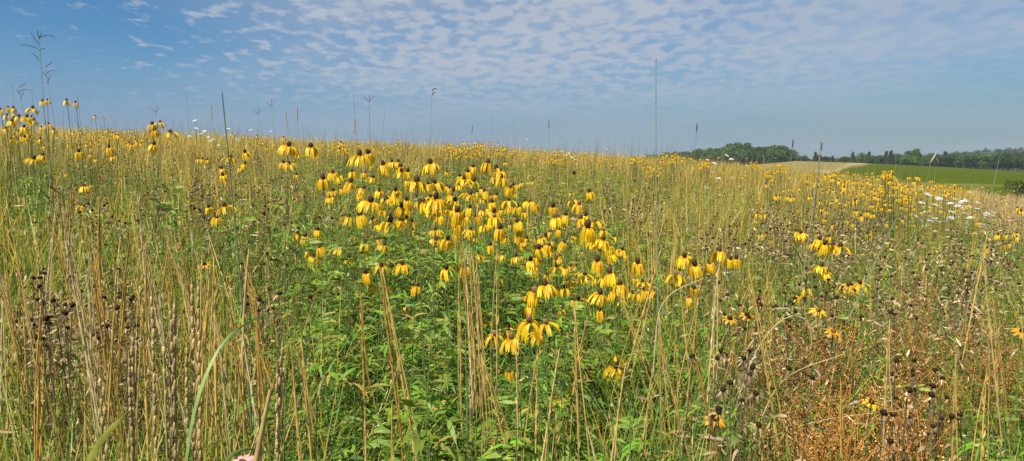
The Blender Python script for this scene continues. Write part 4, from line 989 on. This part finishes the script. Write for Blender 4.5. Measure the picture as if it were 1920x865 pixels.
# ================================================================== LIGHT, SKY, CAMERA
w = bpy.data.worlds.new('World'); SC.world = w; w.use_nodes = True
nt = w.node_tree; nt.nodes.clear(); N = nt.nodes.new; L = nt.links.new
out = N('ShaderNodeOutputWorld'); bg = N('ShaderNodeBackground'); bg.inputs[1].default_value = .1
sky = N('ShaderNodeTexSky'); sky.sky_type = 'NISHITA'; sky.sun_disc = False; sky.sun_elevation = SUN_EL; sky.sun_rotation = SUN_AZ
sky.air_density = 1.0; sky.dust_density = .6; sky.ozone_density = 2.2; sky.altitude = 200
tc = N('ShaderNodeTexCoord'); sx = N('ShaderNodeSeparateXYZ'); L(tc.outputs['Generated'], sx.inputs[0])
def mth(op, a, b=None, c=None, clamp=False):
    n = N('ShaderNodeMath'); n.operation = op; n.use_clamp = clamp
    for i, v in enumerate((a, b, c)):
        if v is None: continue
        if isinstance(v, (int, float)): n.inputs[i].default_value = v
        else: L(v, n.inputs[i])
    return n.outputs[0]
def mrange(v, a, b, c=0., d=1., smooth=True):
    n = N('ShaderNodeMapRange'); n.interpolation_type = 'SMOOTHSTEP' if smooth else 'LINEAR'
    L(v, n.inputs[0]); n.inputs[1].default_value = a; n.inputs[2].default_value = b; n.inputs[3].default_value = c; n.inputs[4].default_value = d; return n.outputs[0]
zc = mth('MAXIMUM', sx.outputs[2], .0); den = mth('ADD', zc, .12)
u = mth('DIVIDE', sx.outputs[0], den); v = mth('DIVIDE', sx.outputs[1], den)
cb = N('ShaderNodeCombineXYZ'); L(u, cb.inputs[0]); L(v, cb.inputs[1])
def noise(scale, detail, rough, vec=None, dist=0.):
    n = N('ShaderNodeTexNoise'); n.inputs['Scale'].default_value = scale; n.inputs['Detail'].default_value = detail; n.inputs['Roughness'].default_value = rough
    n.inputs['Distortion'].default_value = dist; L(vec or cb.outputs[0], n.inputs['Vector']); return n.outputs['Fac']
mp = N('ShaderNodeMapping'); mp.inputs['Rotation'].default_value = (0, 0, .35); mp.inputs['Scale'].default_value = (1, .7, 1); L(cb.outputs[0], mp.inputs[0])
puff = noise(11.0, 4, .5, mp.outputs[0], .15); veil = noise(.9, 3, .55); big = noise(.45, 2, .5)
az = mth('DIVIDE', sx.outputs[0], mth('MAXIMUM', sx.outputs[1], .05))           # tan azimuth : -0.7 .. 0.7 across the view
cover = mth('ADD', mrange(az, -.75, .0, 0, 1), mth('MULTIPLY', mth('SUBTRACT', big, .5), 1.0))
thr = mth('SUBTRACT', .60, mth('MULTIPLY', cover, .19))
pf = mth('MULTIPLY', mth('SUBTRACT', puff, thr), 7.0, clamp=True)
high = mrange(sx.outputs[2], .03, .14)
pf = mth('MULTIPLY', pf, mrange(az, .05, .6, 1, .38))
pf = mth('MULTIPLY', mth('MULTIPLY', pf, high), mrange(cover, -.2, .2, .5, 1.))
vl = mth('MULTIPLY', mrange(cover, .15, .9), mrange(veil, .3, .65, .35, .75))
vl = mth('MULTIPLY', vl, mrange(sx.outputs[2], .0, .16, .2, .85))
cm = mth('MAXIMUM', pf, vl, clamp=True)
cm = mth('ADD', mth('MULTIPLY', pf, .72), mth('MULTIPLY', vl, mth('SUBTRACT', 1.0, mth('MULTIPLY', pf, .5))), clamp=True)
cc = N('ShaderNodeRGB'); cc.outputs[0].default_value = (3.15, 3.55, 4.25, 1)
tint = N('ShaderNodeMixRGB'); tint.blend_type = 'MULTIPLY'; tint.inputs[0].default_value = 1; L(sky.outputs[0], tint.inputs[1]); tint.inputs[2].default_value = (.25, .485, .65, 1)
hz = N('ShaderNodeMixRGB'); L(mrange(sx.outputs[2], -.02, .17, .93, 0), hz.inputs[0]); L(tint.outputs[0], hz.inputs[1])
hc = N('ShaderNodeMixRGB'); L(mrange(az, -.6, .7), hc.inputs[0]); hc.inputs[1].default_value = (1.7, 2.2, 3.45, 1); hc.inputs[2].default_value = (1.5, 2.15, 2.4, 1); L(hc.outputs[0], hz.inputs[2])
cl = N('ShaderNodeMixRGB'); L(cm, cl.inputs[0]); L(hz.outputs[0], cl.inputs[1]); L(cc.outputs[0], cl.inputs[2])
L(cl.outputs[0], bg.inputs[0]); L(bg.outputs[0], out.inputs[0])

sl = bpy.data.lights.new('sun', 'SUN'); sl.energy = 5.0; sl.angle = R(.53); sl.color = (1, .945, .83)
so = link('sun', sl)
sd = Vector((math.sin(SUN_AZ) * math.cos(SUN_EL), math.cos(SUN_AZ) * math.cos(SUN_EL), math.sin(SUN_EL)))
so.rotation_mode = 'QUATERNION'; so.rotation_quaternion = sd.to_track_quat('Z', 'Y')

cam = bpy.data.cameras.new('camera'); co = link('camera', cam); co.location = (0, 0, EYE)
cam.sensor_width = 36; cam.lens = 36 * F / 1920; cam.clip_end = 8000; cam.clip_start = .05
co.rotation_euler = (math.pi / 2 - PITCH, 0, 0); SC.camera = co
SC.view_settings.view_transform = 'Standard'; SC.view_settings.look = 'None'; SC.view_settings.exposure = .5; SC.view_settings.gamma = 1
cy = SC.cycles; cy.max_bounces = 5; cy.diffuse_bounces = 2; cy.glossy_bounces = 2; cy.transmission_bounces = 3; cy.volume_bounces = 0
cy.use_denoising = True; cy.denoiser = 'OPENIMAGEDENOISE'; cy.denoising_input_passes = 'RGB_ALBEDO_NORMAL'; cy.denoising_prefilter = 'ACCURATE'
print('faces', sum(len(m.polygons) for m in bpy.data.meshes), 'objects', len(bpy.data.objects), 'flowers', len(FL))
